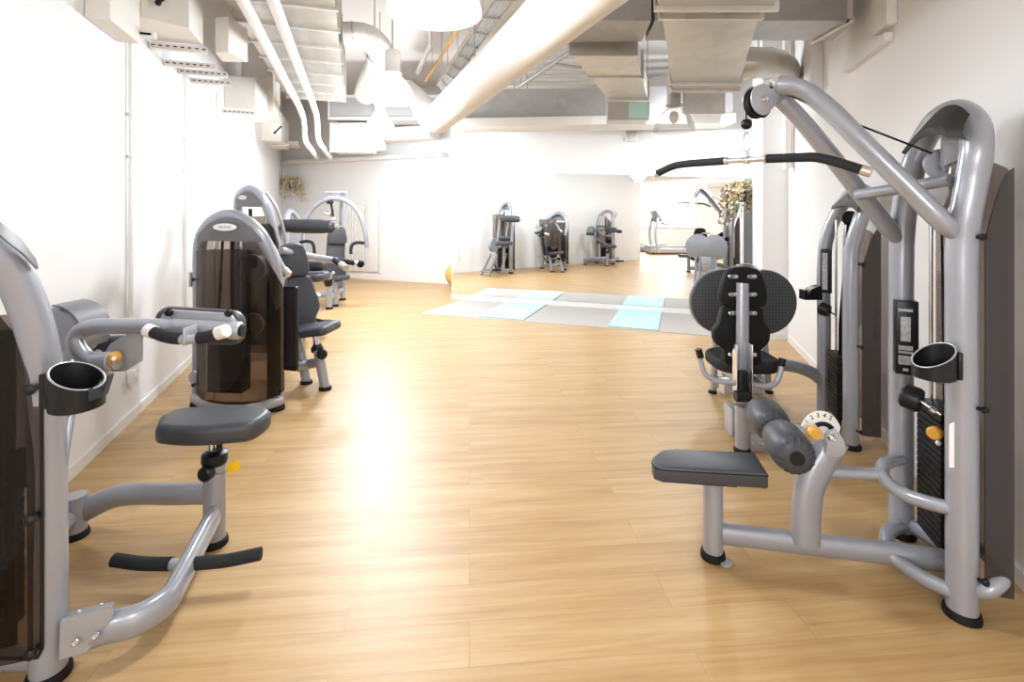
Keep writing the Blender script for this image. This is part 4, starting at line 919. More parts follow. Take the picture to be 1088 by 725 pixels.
for x_ in (265, 283):
    k = MB(); k.cyl(P(x_, 372, 5.16), P(x_, 212, 5.12), 0.008, seg=10); k.build('guide_rod', 'chrome', m3)
k = MB(); k.tube([P(266, 222, 5.08), P(266, 330, 5.12)], 0.02, 1, 8, rb=0.006, up=(0, 1, 0)); k.build('drive_belt', 'rubber', m3)
k = MB(); k.tube([P(283, 205, 5.12), P(291, 216, 5.13), P(299, 236, 5.2), P(304, 262, 5.3), P(306, 300, 5.35)], 0.016, 4, 10); k.build('cover_edge', 'silver2', m3)
k = MB(); k.cyl(P(300.5, 240.5, 5.42), P(297, 240.5, 5.42), 0.02); k.tube([P(297.5, 240.5, 5.42), P(296.5, 262, 5.44), P(297, 300, 5.5)], 0.026, 2, 12); k.build('roller_arm', 'silver', m3)
barrel(P(299, 240, 5.42), P(355.5, 241, 5.42), 0.080, m3, 'roller_pad')
k = MB(); k.cyl(P(355, 241, 5.42), P(359.5, 241, 5.42), 0.026); k.build('roller_cap', 'steel', m3)
k = MB(); c = P(295, 300, 5.55); k.cyl(c - V((0.05, 0, 0)), c + V((0.03, 0, 0)), 0.17, seg=30); k.build('cam_housing', 'silver', m3)
barrel(P(318, 283, 5.6), P(346, 283, 5.6), 0.058, m3, 'lumbar_roller')
k = MB(); k.pad(P(331, 294, 5.6), (1, 0, 0.02), (0, 1, 0), round_rect(0.36, 0.36, 0.1, 6), 0.09, 0.035, 4); k.build('seat_pad', 'pad', m3, ang=60)
k = MB(); cS = P(331, 300, 5.6); k.tube([cS + V((0, 0, -0.02)), V((cS.x - 0.02, cS.y, 0.12))], 0.035, 1, 14); k.build('seat_post', 'silver', m3)
for dx, dy in ((-0.20, 0.25), (0.08, 0.30), (0.10, -0.10), (-0.22, -0.05)):
    k = MB(); k.tube([V((cS.x - 0.08 + dx*0.8, cS.y + dy*0.8, 0.52)), V((cS.x - 0.30 + dx, cS.y + dy, 0.01))], 0.03, 1, 12); k.build('leg', 'silver', m3)
k = MB(); k.tube([V((cS.x - 0.50, cS.y - 0.05, 0.10)), V((cS.x - 0.20, cS.y - 0.10, 0.10)), V((cS.x - 0.22, cS.y + 0.30, 0.10)), V((cS.x - 0.50, cS.y + 0.25, 0.10)), V((cS.x - 0.50, cS.y - 0.05, 0.10)), V((P(275, 0, 5.2).x, 5.22, 0.10))], 0.028, 1, 12); k.build('base_frame', 'silver', m3)
k = MB(); k.tube([V((cS.x - 0.20, cS.y + 0.1, 0.25)), V((cS.x - 0.05, cS.y + 0.25, 0.22)), V((cS.x + 0.02, cS.y + 0.30, 0.18))], 0.022, 2, 10); k.box(V((cS.x + 0.03, cS.y + 0.3, 0.17)), (0.06, 0, 0), (0, 0.10, 0), (0, 0, 0.02), 0.008); k.build('foot_rest', 'black', m3)

k = MB(); k.sheet([[V((P(x_, 0, 5.3).x, 5.28 + dy, 0.66 + 0.80*j/3)) for j in range(4)] for x_, dy in ((257, 0), (265, 0.04), (285, 0.04), (293, 0))], 0.005); k.build('front_shield', 'smoke_light', m3)
# ================================================================ MACHINE 4: wide arched arms, furthest
m4 = thing('arched_arm_machine', (-2.9, 8.2, 0), 'furthest weight machine with wide arched silver arm, by the white radiator', 'gym machine', 'weight machines along the bright wall')
k = MB(); k.tube([P(318.5, 263, 8.0), P(320, 250, 8.0), P(324, 236, 8.0), P(333, 221, 8.0), P(344, 213.5, 8.0), P(356, 211, 8.0), P(367, 213.5, 8.0), P(377, 221, 8.0), P(384, 233, 8.0), P(388, 248, 8.0), P(390, 263, 8.0)], 0.036, 5, 14); k.build('arched_arm', 'silver', m4)
for pts in ([P(319, 257.5, 7.98), P(327, 256.5, 7.94), P(332, 258.5, 7.90), P(333.5, 263, 7.88), P(334, 269.5, 7.86)], [P(387, 258.5, 7.98), P(379, 258, 7.94), P(374.5, 260, 7.90), P(373, 264, 7.88), P(373, 270, 7.86)]):
    k = MB(); k.tube(pts, 0.026, 4, 12); k.build('hand_grip', 'foam', m4)
k = MB(); k.box(P(357, 204.5, 8.1), (0.17, 0, 0), (0, 0.05, 0), (0, 0, 0.018), 0.008)
k.tube([P(350, 206, 8.1), P(348.5, 213, 8.02)], 0.024, 1, 10); k.build('top_yoke', 'silver2', m4)
k = MB(); k.tube([P(364, 206, 8.1), P(362, 240, 8.2), P(361, 285, 8.35), P(361, 310, 8.4)], 0.035, 2, 14); k.build('back_mast', 'silver', m4)
k = MB(); k.tube([P(351, 213, 8.0), P(353.5, 226, 7.98), P(354, 240, 7.98)], 0.02, 2, 10); k.cyl(P(348, 215, 8.0), P(353, 215, 7.95), 0.03); k.build('arm_link', 'hood_dark', m4)
k = MB(); k.cyl(P(346, 226, 8.0), P(351, 228, 7.95), 0.035); k.cyl(P(353, 232, 7.95), P(356, 234, 7.95), 0.035); k.build('link_bolt', 'steel', m4)
nn4 = V((0.45, -0.89, 0.08)).normalized(); aa4 = V((0.89, 0.45, 0)); up4 = nn4.cross(aa4); up4 = up4 if up4.z > 0 else -up4
lo4 = smooth2([(-0.13, 0.30), (0.0, 0.31), (0.13, 0.30), (0.14, 0.1), (0.16, -0.1), (0.14, -0.28), (0.0, -0.3), (-0.14, -0.28), (-0.16, -0.1), (-0.14, 0.1)], 4)
back_pads(m4, P(358, 249.5, 8.05), 0.27, 0.30, P(356.5, 277, 8.08), lo4, th=0.08, ux=aa4, uy=up4, nn=-nn4)
k = MB(); c = P(357, 295.5, 7.95); k.pad(c, (1, -0.2, 0.02), (0.2, 1, 0), round_rect(0.36, 0.36, 0.08, 6), 0.08, 0.03, 4); k.build('seat_pad', 'pad', m4, ang=60)
fts = [G(350, 328.5), G(356, 325.5), G(364, 319)]
tops = [P(350, 300, 7.6), P(356.5, 298, 7.85), P(364, 298, 8.35)]
for a, b in zip(fts, tops):
    k = MB(); k.tube([V((a.x, a.y, 0.01)), V((a.x, a.y, b.z))], 0.045, 1, 14); k.build('leg', 'silver', m4)
    k = MB(); foot(k, a, 0.055, 0.035); k.build('rubber_foot', 'rubber', m4)
k = MB(); k.tube([tops[0], P(357, 298, 7.95), tops[2]], 0.03, 1, 12); k.tube([P(350, 313, 7.62), P(332, 313.5, 7.8), P(318, 312, 8.0)], 0.035, 1, 12, rb=0.05, up=UPV); k.tube([P(351, 316, 7.62), P(363, 308, 8.35)], 0.035, 1, 12, rb=0.05, up=UPV); k.build('seat_frame', 'silver', m4)
k = MB(); k.lathe(P(349, 304, 7.58), P(348.5, 292, 7.58), [(0, 0.05), (0.5, 0.07), (0.7, 0.04), (1, 0.03)], 16); k.build('height_knob', 'black', m4)
k = MB(); k.tube([P(350, 300, 7.58), P(352, 292, 7.55), P(354.5, 289.5, 7.52)], 0.022, 2, 10); k.build('release_lever', 'silver2', m4)
k = MB(); k.tube([P(318, 312, 8.0), P(315, 320, 8.1)], 0.04, 1, 12); k.build('side_leg', 'silver', m4)
# its own weight tower stands beyond the roller machine
tb = V((-3.70, 8.35, 0))
k = MB(); k.tube([tb + V((0, -0.26, 0)), tb + V((0, -0.26, 1.1)), tb + V((-0.05, -0.2, 1.4)), tb + V((-0.08, 0, 1.52)), tb + V((-0.05, 0.2, 1.4)), tb + V((0, 0.26, 1.1)), tb + V((0, 0.26, 0))], 0.045, 5, 14); k.build('upright_frame', 'silver', m4)
k = MB(); k.box(tb + V((0, 0, 0.42)), (0.05, 0, 0), (0, 0.11, 0), (0, 0, 0.34), 0.01); k.build('weight_stack', 'iron', m4)
k = MB(); k.tube([tb + V((0, 0, 0.12)), P(318, 312, 8.0)], 0.035, 1, 12, rb=0.05, up=UPV); k.build('link_beam', 'silver', m4)

# ================================================================ behind the viewpoint (mirror only): treadmills, counter
def treadmill(loc, rz, label):
    r = thing('treadmill', (0, 0, 0), label, 'treadmill', 'treadmills in the area seen in the mirror')
    k = MB(); k.box((0, 0, 0.14), (0.40, 0, 0), (0, 0.90, 0), (0, 0, 0.09), 0.05); k.build('deck', 'silver2', r)
    k = MB(); k.box((0, -0.12, 0.236), (0.25, 0, 0), (0, 0.72, 0), (0, 0, 0.006)); k.build('belt', 'rubber', r)
    k = MB(); k.box((0, 0.72, 0.26), (0.38, 0, 0), (0, 0.2, 0), (0, 0, 0.06), 0.05); k.build('motor_cover', 'silver', r)
    for sx in (-0.38, 0.38):
        k = MB(); k.tube([(sx, 0.62, 0.05), (sx, 0.72, 0.75), (sx, 0.62, 1.32)], 0.035, 4, 14, rb=0.05, up=(0, 1, 0)); k.build('upright', 'silver2', r)
        k = MB(); k.tube([(sx, 0.62, 1.22), (sx, 0.40, 1.10), (sx, 0.10, 1.06)], 0.028, 4, 12); k.build('handrail', 'hood', r)
    k = MB(); k.pad((0, 0.60, 1.38), (1, 0, 0), V((0, 0.45, 0.9)), round_rect(0.80, 0.46, 0.12, 6), 0.10, 0.03, 3); k.build('console', 'hood', r)
    k = MB(); k.pad((0, 0.55, 1.42), (1, 0, 0), V((0, 0.45, 0.9)), round_rect(0.34, 0.2, 0.03, 4), 0.02, 0.005, 2); k.build('display', 'black', r)
    for sx in (-0.33, 0.33):
        for sy in (-0.8, 0.8): k = MB(); k.cyl((sx, sy, 0.0005), (sx, sy, 0.06), 0.03); k.build('foot', 'rubber', r)
    r.location = V(loc); r.rotation_euler.z = rz
    return r
treadmill((-2.75, -3.6, 0), math.radians(51), 'grey treadmill standing beside the white counter in the mirror')
treadmill((-1.5, -3.1, 0), math.radians(51), 'grey treadmill partly behind the lat machine in the mirror')
ct = thing('counter', (-3.9, -2.6, 0), 'white counter with wooden base at the far end of the mirror view', 'counter')
k = MB(); k.box((-3.9, -2.6, 0.55), (0.45, 0, 0), (0, 0.3, 0), (0, 0, 0.5), 0.01); k.build('body', 'white', ct)
k = MB(); k.box((-3.9, -2.6, 1.07), (0.5, 0, 0), (0, 0.34, 0), (0, 0, 0.02), 0.01); k.build('top', 'white', ct)
k = MB(); k.box((-3.9, -2.6, 0.025), (0.42, 0, 0), (0, 0.27, 0), (0, 0, 0.024)); k.build('plinth', 'wood', ct)

# ================================================================ hanging plants
def BW(x, o=0.0, z=0.0):   # point of the back wall seen at column x
    dx = (x - CX)/FPX; t = (B0.x - dx*B0.y) / (dx*uB.y - uB.x); p = B0 + uB*t + nB*o; p.z = z; return p
def plant(c, wall_dir, rad, n, label, lean, seed):
    rnd = random.Random(seed)
    r = thing('hanging_plant', c, label, 'plant', 'hanging dried plants')
    c = V(c)
    k = MB(); k.lathe(c + V((0, 0, -0.09)), c + V((0, 0, 0.10)), [(0, 0.055), (0.08, 0.068), (0.9, 0.085), (1.0, 0.09), (0.98, 0.078), (0.7, 0.07)], 20); k.build('pot', 'pot', r)
    k = MB(); k.box(c + V(wall_dir)*0.085 + Z3*0.05, (0.012, 0, 0), V(wall_dir)*0.02, (0, 0, 0.03)); k.build('hook', 'black', r)
    st, lf, lo = MB(), MB(), MB()
    for i in range(n):
        a = rnd.uniform(0, 2*PI); ln = rad*rnd.uniform(0.5, 1.15)
        out = V((math.cos(a), math.sin(a), 0))
        if out.dot(V(wall_dir)) > 0: out -= V(wall_dir)*out.dot(V(wall_dir))*1.2
        out = (out + V(lean)*rnd.uniform(0.0, 1.0)).normalized()*rnd.uniform(0.35, 1.0)
        p0 = c + V((0, 0, 0.08)) + out*0.04
        up = rnd.uniform(0.0, 0.12); dn = rnd.uniform(-0.1, 1.5)
        pts = [p0, p0 + out*ln*0.35 + Z3*up, p0 + out*ln*0.62 + Z3*(up*0.6 - dn*ln*0.35), p0 + out*ln*0.75 - Z3*(dn*ln*0.9 - up*0.2)]
        cu = catmull(pts, 5); st.tube(cu, 0.0025, 1, 5)
        for j in range(2, len(cu)):
            for q in range(3):
                dr = V((rnd.uniform(-1, 1), rnd.uniform(-1, 1), rnd.uniform(-1, 0.8))).normalized()
                L_ = rnd.uniform(0.035, 0.065); w_ = L_*0.42; base = cu[j]
                sd = dr.cross(V((rnd.uniform(-1, 1), rnd.uniform(-1, 1), rnd.uniform(-1, 1)))).normalized(); nr_ = dr.cross(sd)*0.18
                mb = lo if rnd.random() < 0.14 else lf
                vs = [base, base + dr*L_*0.45 + sd*w_ + nr_*L_, base + dr*L_, base + dr*L_*0.45 - sd*w_ + nr_*L_]
                mid_ = base + dr*L_*0.5
                v = [mb.bm.verts.new(x) for x in vs] + [mb.bm.verts.new(mid_)]
                for t in ((0, 1, 4), (1, 2, 4), (2, 3, 4), (3, 0, 4)): mb._f([v[t[0]], v[t[1]], v[t[2]]])
    st.build('stems', 'stem', r); lf.build('leaves', 'leaf', r); lo.build('ochre_leaves', 'leaf_o', r)
    return r
pm = P(789.5, 207, 6.60); tt = (V((pm.x, pm.y, 0)) - M0).dot(uM); pc_ = MW(tt, 0.115, pm.z)
plant(pc_, -nM, 0.40, 24, 'dried trailing plant in a grey pot hung on the mirror beside the pillar', -uM*0.75, 3)
pb = BW(315, 0.12, 2.16)
plant(pb, -nB, 0.60, 26, 'dried trailing plant hung on the back wall above the weight machines', V((0, 0, 0)), 9)

# ================================================================ back wall fittings
bz = lambda y, p: EYE - (y - HZ)/FPX*p.y
r0, r1 = BW(365), BW(389)
rad = thing('radiator', ((r0 + r1)/2 + nB*0.06), 'white ribbed panel radiator on the back wall behind the furthest machine', 'radiator')
z0_, z1_ = 0.18, 1.68
for i in range(11):
    p = r0.lerp(r1, (i + 0.5)/11) + nB*0.06
    k = MB(); k.box(V((p.x, p.y, (z0_ + z1_)/2)), uB*0.019, nB*0.022, Z3*(z1_ - z0_)/2, 0.008); k.build('rib', 'white', rad)
for z in (z0_ + 0.05, z1_ - 0.05):
    k = MB(); k.box(V(((r0.x + r1.x)/2, (r0.y + r1.y)/2, z)) + nB*0.035, uB*(r1 - r0).length/2, nB*0.02, Z3*0.03, 0.01); k.build('header', 'white', rad)
a, b = BW(391), BW(403); k = MB(); mid = (a + b)/2
k.box(V((mid.x, mid.y, 0.98)) + nB*0.03, uB*(b - a).length/2, nB*0.028, Z3*0.80, 0.01); tag(k.build('riser_panel', 'conduit'), 'plain white boxed panel on the back wall beside the radiator', 'panel')
def vpipe(p, z0, z1, r, label, group, m='conduit', clips=()):
    o = thing('wall_pipe', (p.x, p.y, z0), label, 'pipe', group)
    k = MB(); k.tube([V((p.x, p.y, z0)), V((p.x, p.y, z1))], r, 1, 12); k.build('pipe', m, o)
    for z in clips:
        k = MB(); k.lathe(V((p.x, p.y, z - 0.012)), V((p.x, p.y, z + 0.012)), [(0, r*1.3), (0.2, r*1.5), (0.8, r*1.5), (1, r*1.3)], 12); k.build('clip', 'white', o)
    return o
vpipe(BW(405, 0.03), 0.15, 2.65, 0.018, 'thin white pipe on the back wall beside the boxed panel', None, clips=(1.25,))
# ledges and beams high on the back wall
def beam(name, A, B, w_, z0, z1, m, label, cat, group=None):
    A, B = V(A), V(B); u = (B - A).normalized(); n = V((-u.y, u.x, 0))
    k = MB(); c = (A + B)/2; k.box(V((c.x, c.y, (z0 + z1)/2)), u*(B - A).length/2, n*w_/2, Z3*(z1 - z0)/2, 0.006)
    return tag(k.build(name, m), label, cat, group)
beam('pipe_ledge', BW(308, 0.13), BW(476, 0.13), 0.24, 2.66, 2.74, 'lag', 'long white ledge running along the top of the back wall', 'ledge')
beam('service_beam', BW(390, 0.55), BW(476, 0.55), 0.4, 2.98, 3.22, 'lag', 'white boxed service run under the ceiling above the back ledge', 'duct')
beam('service_beam', BW(395, 0.55), BW(470, 0.55), 0.3, 3.36, 3.44, 'galv_l', 'shallow metal tray above the white boxed service run', 'tray')

# wall pipes on the bright side
for x_, y0, y1, lb in ((135, 335, 33, 'long white pipe on the bright wall nearest the stool press'), (194.5, 330, 78, 'white pipe on the bright wall behind the overhead press arch'), (229.5, 330, 98, 'white pipe on the bright wall just short of the square cabinet'), (254.5, 330, 128, 'white pipe on the bright wall close to the taller machine')):
    dx = (x_ - CX)/FPX; d_ = (L0.x - uL.x/uL.y*L0.y) / (dx - uL.x/uL.y); p = LW(d_, 0.022)
    vpipe(p, EYE - (y0 - HZ)/FPX*d_, EYE - (y1 - HZ)/FPX*d_, 0.014, lb, 'pipes on the bright wall', clips=(1.9, 2.2))
dx = (136 - CX)/FPX; d_ = (L0.x - uL.x/uL.y*L0.y) / (dx - uL.x/uL.y); p = LW(d_, 0.026, EYE - (401 - HZ)/FPX*d_)
so_ = thing('wall_socket', p, 'small white socket box low on the bright wall', 'socket')
k = MB(); k.box(p, uL*0.035, nL*0.024, Z3*0.05, 0.008); k.build('box', 'white', so_)
k = MB(); k.cyl(p + nL*0.022, p + nL*0.03, 0.022); k.build('outlet', 'trim', so_)

# ================================================================ high on the bright wall: cabinets, strut channels
def lw_at(x_):
    dx = (x_ - CX)/FPX; return (L0.x - uL.x/uL.y*L0.y) / (dx - uL.x/uL.y)
def strut(x_, y_, ln, label, off=0.004, h=0.045):
    d_ = lw_at(x_); z = EYE - (y_ - HZ)/FPX*d_
    a = LW(d_, off, z); b = a + nL*ln
    r = thing('strut_channel', a, label, 'bracket', 'metal strut channels on the bright wall')
    k = MB(); u = uL
    k.box((a + b)/2 + Z3*0.0, nL*ln/2, u*0.002, Z3*h/2); k.box((a + b)/2 + u*0.04, nL*ln/2, u*0.002, Z3*h/2); k.box((a + b)/2 + u*0.02 - Z3*h/2, nL*ln/2, u*0.022, Z3*0.002)
    k.build('channel', 'galv_l', r)
    k = MB()
    n = int(ln/0.05)
    for i in range(n): k.box(a + nL*(0.03 + i*0.05) - u*0.003, nL*0.012, u*0.001, Z3*0.005)
    k.build('slot', 'hood_dark', r)
    return r
strut(157, 47, 0.40, 'pale strut channel on the bright wall under the biggest cabinet')
strut(173, 66, 0.38, 'second strut channel along the bright wall, below the biggest cabinet')
strut(188.5, 75, 0.40, 'third strut channel along the bright wall, carrying the vertical pipe')
strut(202, 85, 0.36, 'fourth strut channel along the bright wall, before the square cabinet')
strut(236, 118, 0.36, 'strut channel under the square white cabinet on the bright wall')
strut(281, 153, 0.42, 'strut channel furthest along the bright wall near the corner')
def cabinet(poly, z0, z1, label, extra=None, m='cab'):
    c = sum((V((p[0], p[1], 0)) for p in poly), V((0, 0, 0)))/len(poly)
    r = thing('wall_cabinet', (c.x, c.y, z0), label, 'cabinet', 'white service cabinets high on the bright wall')
    k = MB(); k.prism([xy(p) for p in poly], z0, z1); k.build('casing', m, r, flat=True)
    for f_ in (extra or []): f_(r)
    return r
zc = 2.87
def handle(A, B, rr_):
    def go(r):
        k = MB(); k.tube([A, B], rr_, 1, 10); k.ball(A, rr_*1.7); k.build('handle', 'black', r)
    return go
cabinet([LW(3.40, 0.004), V((-2.595, 3.425, 0)), V((-2.40, 3.635, 0)), V((-2.527, 4.0, 0)), LW(3.92, 0.004)], zc, H - 0.005, 'biggest white cabinet high on the bright wall with a black lever handle', [handle(P(168, 3, 3.43), P(176, -3, 3.45), 0.012)])
cabinet([LW(2.90, 0.004), LW(2.90, 0.13), LW(3.32, 0.13), LW(3.32, 0.004)], 2.66, H - 0.005, 'shallow white cabinet high on the bright wall, closest to the viewpoint')
k = MB(); a = LW(3.36, 0.01, 2.74); b = a + nL*0.20
sr = thing('strut_channel', a, 'short open strut channel with dark ends between the two nearest cabinets', 'bracket', 'metal strut channels on the bright wall')
k.box((a + b)/2, nL*0.10, uL*0.022, Z3*0.022, 0.004); k.build('channel', 'white', sr)
k = MB(); k.box((a + b)/2 - uL*0.0225, nL*0.08, uL*0.001, Z3*0.008); k.build('slot', 'rubber', sr)
k = MB(); k.cyl(a + nL*0.03, V((a.x, a.y, H)) + nL*0.03, 0.008, seg=10); k.build('threaded_rod', 'galv', sr)
def box_on_wall(x0, x1, yb, o0, o1, top, label, extra=None):
    d0, d1 = lw_at(x0), lw_at(x1); z = EYE - (yb - HZ)/FPX*(d0 + 0.1)
    return cabinet([LW(d0, o0), LW(d0, o1), LW(d1, o1), LW(d1, o0)], z, top, label, extra)
cabinet([LW(4.03, 0.42), LW(3.97, 0.53), LW(4.22, 0.63), LW(4.27, 0.42)], 2.86, 3.16, 'white box on the strut channels directly beyond the biggest cabinet')
d_ = lw_at(240)
box_on_wall(238, 255, 116, 0.004, 0.36, 3.25, 'square white cabinet hung low on the bright wall beside the pipes')
box_on_wall(257, 268, 118, 0.004, 0.42, H - 0.005, 'tall narrow white cabinet on the bright wall beyond the square one')
box_on_wall(277, 288, 150, 0.004, 0.34, 3.35, 'beige cabinet with a dark slanted handle near the far corner', [handle(P(292, 141, 7.65), P(299, 134, 7.65), 0.012)])
box_on_wall(289, 293, 150, 0.004, 0.50, 2.95, 'small white junction box next to the beige cabinet')

# ================================================================ ceiling services
def duct_box(name, poly, z0, z1, m, label, group, flanges=(), fl_axis=None, rods=()):
    c = sum((V((p[0], p[1], 0)) for p in poly), V((0, 0, 0)))/len(poly)
    r = thing(name, (c.x, c.y, z0), label, 'duct', group)
    k = MB(); k.prism([xy(p) for p in poly], z0, z1); k.build('casing', m, r, flat=True)
    for t in flanges:
        a = V(poly[0]).lerp(V(poly[3]), t); b = V(poly[1]).lerp(V(poly[2]), t); a.z = b.z = 0
        u = (b - a).normalized(); n = V((-u.y, u.x, 0)); e = 0.022
        k = MB(); cc_ = (a + b)/2
        for dz in (z0 - 0.001, z1 + 0.001): k.box(V((cc_.x, cc_.y, dz)), u*((b - a).length/2 + e), n*0.014, Z3*e)
        for s_ in (a - u*0.01, b + u*0.01): k.box(V((s_.x, s_.y, (z0 + z1)/2)), u*0.012, n*0.0135, Z3*((z1 - z0)/2 - e - 0.002))
        k.build('flange', 'galv_l', r, flat=True)
    for p in rods:
        k = MB(); k.cyl(V((p[0], p[1], z1 - 0.02)), V((p[0], p[1], H)), 0.006, seg=8); k.build('hanger_rod', 'galv_d', r)
    return r
GD = 'rectangular sheet metal ducts under the ceiling'
def pl(*a):
    p = PZ(*a); return V((p.x, p.y, 0))
zd = 2.60
P4 = [pl(703, 12, zd), pl(808, 12, zd), pl(783, 96, zd), pl(715, 96, zd)]
duct_box('air_duct', P4, zd, 2.79, 'galv', 'beige sheet metal duct coming forward above the lat bar', GD, (0.035, 0.84, 0.985), rods=(xy(P4[2]), xy(P4[0])))
zd0 = 2.555
P5 = [pl(694, -22, zd0), pl(829, -22, zd0), pl(822, 8, zd0), pl(700, 8, zd0)]
duct_box('air_duct', [P5[0], P5[1], V((P5[2].x, P5[2].y, 0)), V((P5[3].x, P5[3].y, 0))], zd0, 2.84, 'galv', 'widest duct section right over the beige duct, closest overhead', GD, (0.97,), rods=(xy(P5[0]), xy(P5[1])))
z2 = 2.86
P6 = [pl(696, 22, z2), V((2.43, pl(926, 22, z2).y, 0)), V((2.53, pl(905, 43, z2).y, 0)), pl(686, 43, z2)]
d2 = duct_box('air_duct', [P6[0], P6[1], P6[2], P6[3]], z2, 3.32, 'galv_d', 'dark grey crosswise duct butting against the pinkish wall', GD, (), rods=(xy(P6[1]), xy(P6[0])))
k = MB(); xk = pl(902, 22, z2)
k.box((xk.x, (P6[0].y + P6[3].y)/2, z2 - 0.004), (0.014, 0, 0), (0, 0.24, 0), (0, 0, 0.012)); k.box((xk.x, P6[0].y - 0.008, 3.08), (0.014, 0, 0), (0, 0.012, 0), (0, 0, 0.24)); k.build('flange', 'galv_l', d2, flat=True)
# elbow section turning from the crosswise duct
P7 = [pl(598, 21, z2), pl(692, 22, z2), pl(682, 44, z2), pl(604, 46, z2)]
d3 = duct_box('air_duct', P7, z2, 3.32, 'galv_d', 'grey duct elbow where the crosswise duct turns towards the mirror', GD, (), rods=(xy(P7[0]),))
z3 = 2.80
P8 = [pl(607, 57, z3), pl(674.5, 57, z3), pl(688, 105, z3), pl(646, 105, z3)]
d4 = duct_box('air_duct', P8, z3, 3.02, 'galv_l', 'bright narrowing duct running towards the mirror wall', GD, (0.0, 0.42, 0.98), rods=(xy(P8[0]), xy(P8[1]), xy(P8[2])))
# drop box with a mint coloured patch on part of its face
a, b = P8[3], P8[2]; fz0 = EYE - (127 - HZ)/FPX*a.y
db = thing('duct_drop_box', (a.x, a.y, fz0), 'small beige duct end box with a mint coloured patch on its face', 'duct', GD)
k = MB(); k.prism([xy(a + V((0.0, 0.03, 0))), xy(b + V((0.03, 0.03, 0))), xy(b + V((0.05, 0.30, 0))), xy(a + V((0.04, 0.30, 0)))], fz0, z3 - 0.026); k.build('casing', 'galv', db, flat=True)
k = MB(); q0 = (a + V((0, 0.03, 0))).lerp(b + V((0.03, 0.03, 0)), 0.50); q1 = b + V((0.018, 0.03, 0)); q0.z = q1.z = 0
k.box((q0 + q1)/2 + V((0, -0.006, (fz0 + z3 - 0.03)/2 + 0.005)), (q1 - q0)/2, (0, 0.004, 0), Z3*((z3 - 0.03 - fz0)/2 - 0.012)); k.build('mint_patch', 'minted', db, flat=True)
# crosswise grey duct high before the mirror wall
dd = 7.0
P9 = [V((P(476, 0, dd).x, dd, 0)), V((3.0, dd - 0.35, 0)), V((3.05, dd - 0.05, 0)), V((P(476, 0, dd).x, dd + 0.35, 0))]
duct_box('air_duct', P9, 2.84, 3.24, 'galv_d', 'long grey crosswise duct high in front of the mirror wall', GD, (), rods=(xy(P9[0] + V((0.95, -0.05, 0))), (P(560, 0, dd).x, dd - 0.03)))
beam('duct_shelf', (P(484, 0, dd).x, dd + 0.1, 0), (3.0, dd - 0.25, 0), 0.5, 2.70, 2.82, 'lag', 'white boxed soffit directly under the long grey crosswise duct', 'ledge')
# small duct beyond the beige one
d_ = 5.2; P10 = [V((P(727, 0, d_).x, d_, 0)), V((P(768, 0, d_).x, d_, 0)), V((P(765, 0, d_ + 0.7).x, d_ + 0.7, 0)), V((P(730, 0, d_ + 0.7).x, d_ + 0.7, 0))]
duct_box('air_duct', P10, 2.575, 2.80, 'galv_l', 'small pale duct stub just beyond the beige duct', GD, (0.03,), rods=(xy(P10[0]), xy(P10[1])))
# round elbow beside the beige duct
re = thing('round_duct_elbow', P(800, 69, 4.8), 'beige round duct elbow beyond the beige duct, above the lat machine', 'duct', 'round ducts under the ceiling')
k = MB(); k.tube([P(768, 69, 4.85), P(790, 68, 4.78), P(806, 67, 4.75), P(821, 68, 4.85), P(831, 73, 5.02), P(834, 80, 5.3)], 0.150, 6, 24); k.build('elbow', 'galv', re)
for x_, y_, d_ in ((797, 67.6, 4.765), (815, 67.4, 4.80)):
    k = MB(); k.lathe(P(x_ - 1.2, y_, d_ - 0.003), P(x_ + 1.2, y_, d_ + 0.003), [(0, 0.150), (0.2, 0.156), (0.8, 0.156), (1, 0.150)], 26, cap=False); k.build('collar', 'galv_d', re)
k = MB(); k.cyl(P(806, 56, 4.75), V((P(806, 0, 4.75).x, 4.75, H)), 0.006, seg=8); k.build('hanger_rod', 'galv_d', re)
# big duct along the bright wall
zd = 3.22
A_ = pl(355.5, 1, zd); B_ = pl(366.5, 108, zd); u_ = (B_ - A_).normalized(); n_ = V((-u_.y, u_.x, 0))
A_ = A_ - u_*1.4
P11 = [A_ + n_*0.86, A_, B_, B_ + n_*0.80]
Ld = (B_ - A_).length
duct_box('air_duct', P11, zd, 3.75, 'galv', 'long wide pale duct above the bright wall machines, with many flanges', GD, [0.30, 0.40, 0.50, 0.60, 0.70, 0.80, 0.90, 0.985], rods=(xy(P11[1]), xy(P11[2]), xy(P11[0])))
def zc2(x_, y_, z): return PZ(x_, y_, z)
for pts, lb in (([PZ(232, -50, 3.02), PZ(258.5, 1, 3.02), PZ(300, 80, 3.02), PZ(321, 121, 3.02), PZ(323.5, 134, 3.0), P(325, 150, 8.3), P(331, 159, 8.6), P(334, 164, 9.3), P(337, 167.5, 10.6)], 'thin white conduit bending down under the wide pale duct, wall side'), ([PZ(272, -50, 3.02), PZ(290.5, 1, 3.02), PZ(320, 78, 3.02), PZ(334, 115, 3.02), PZ(337, 129, 3.0), P(338.5, 149, 8.4), P(345, 159, 8.8), P(349, 165, 9.4), P(351, 167.5, 10.5)], 'thin white conduit bending down under the wide pale duct, room side')):
    cd = thing('conduit', pts[2], lb, 'pipe', 'white conduits under the wide duct')
    k = MB(); k.tube(pts, 0.045, 4, 12); k.build('pipe', 'conduit', cd)
    p = pts[1]; k = MB(); k.cyl(V((p.x, p.y, p.z)), V((p.x, p.y, 3.2)), 0.006, seg=8); k.build('hanger_rod', 'galv_d', cd)
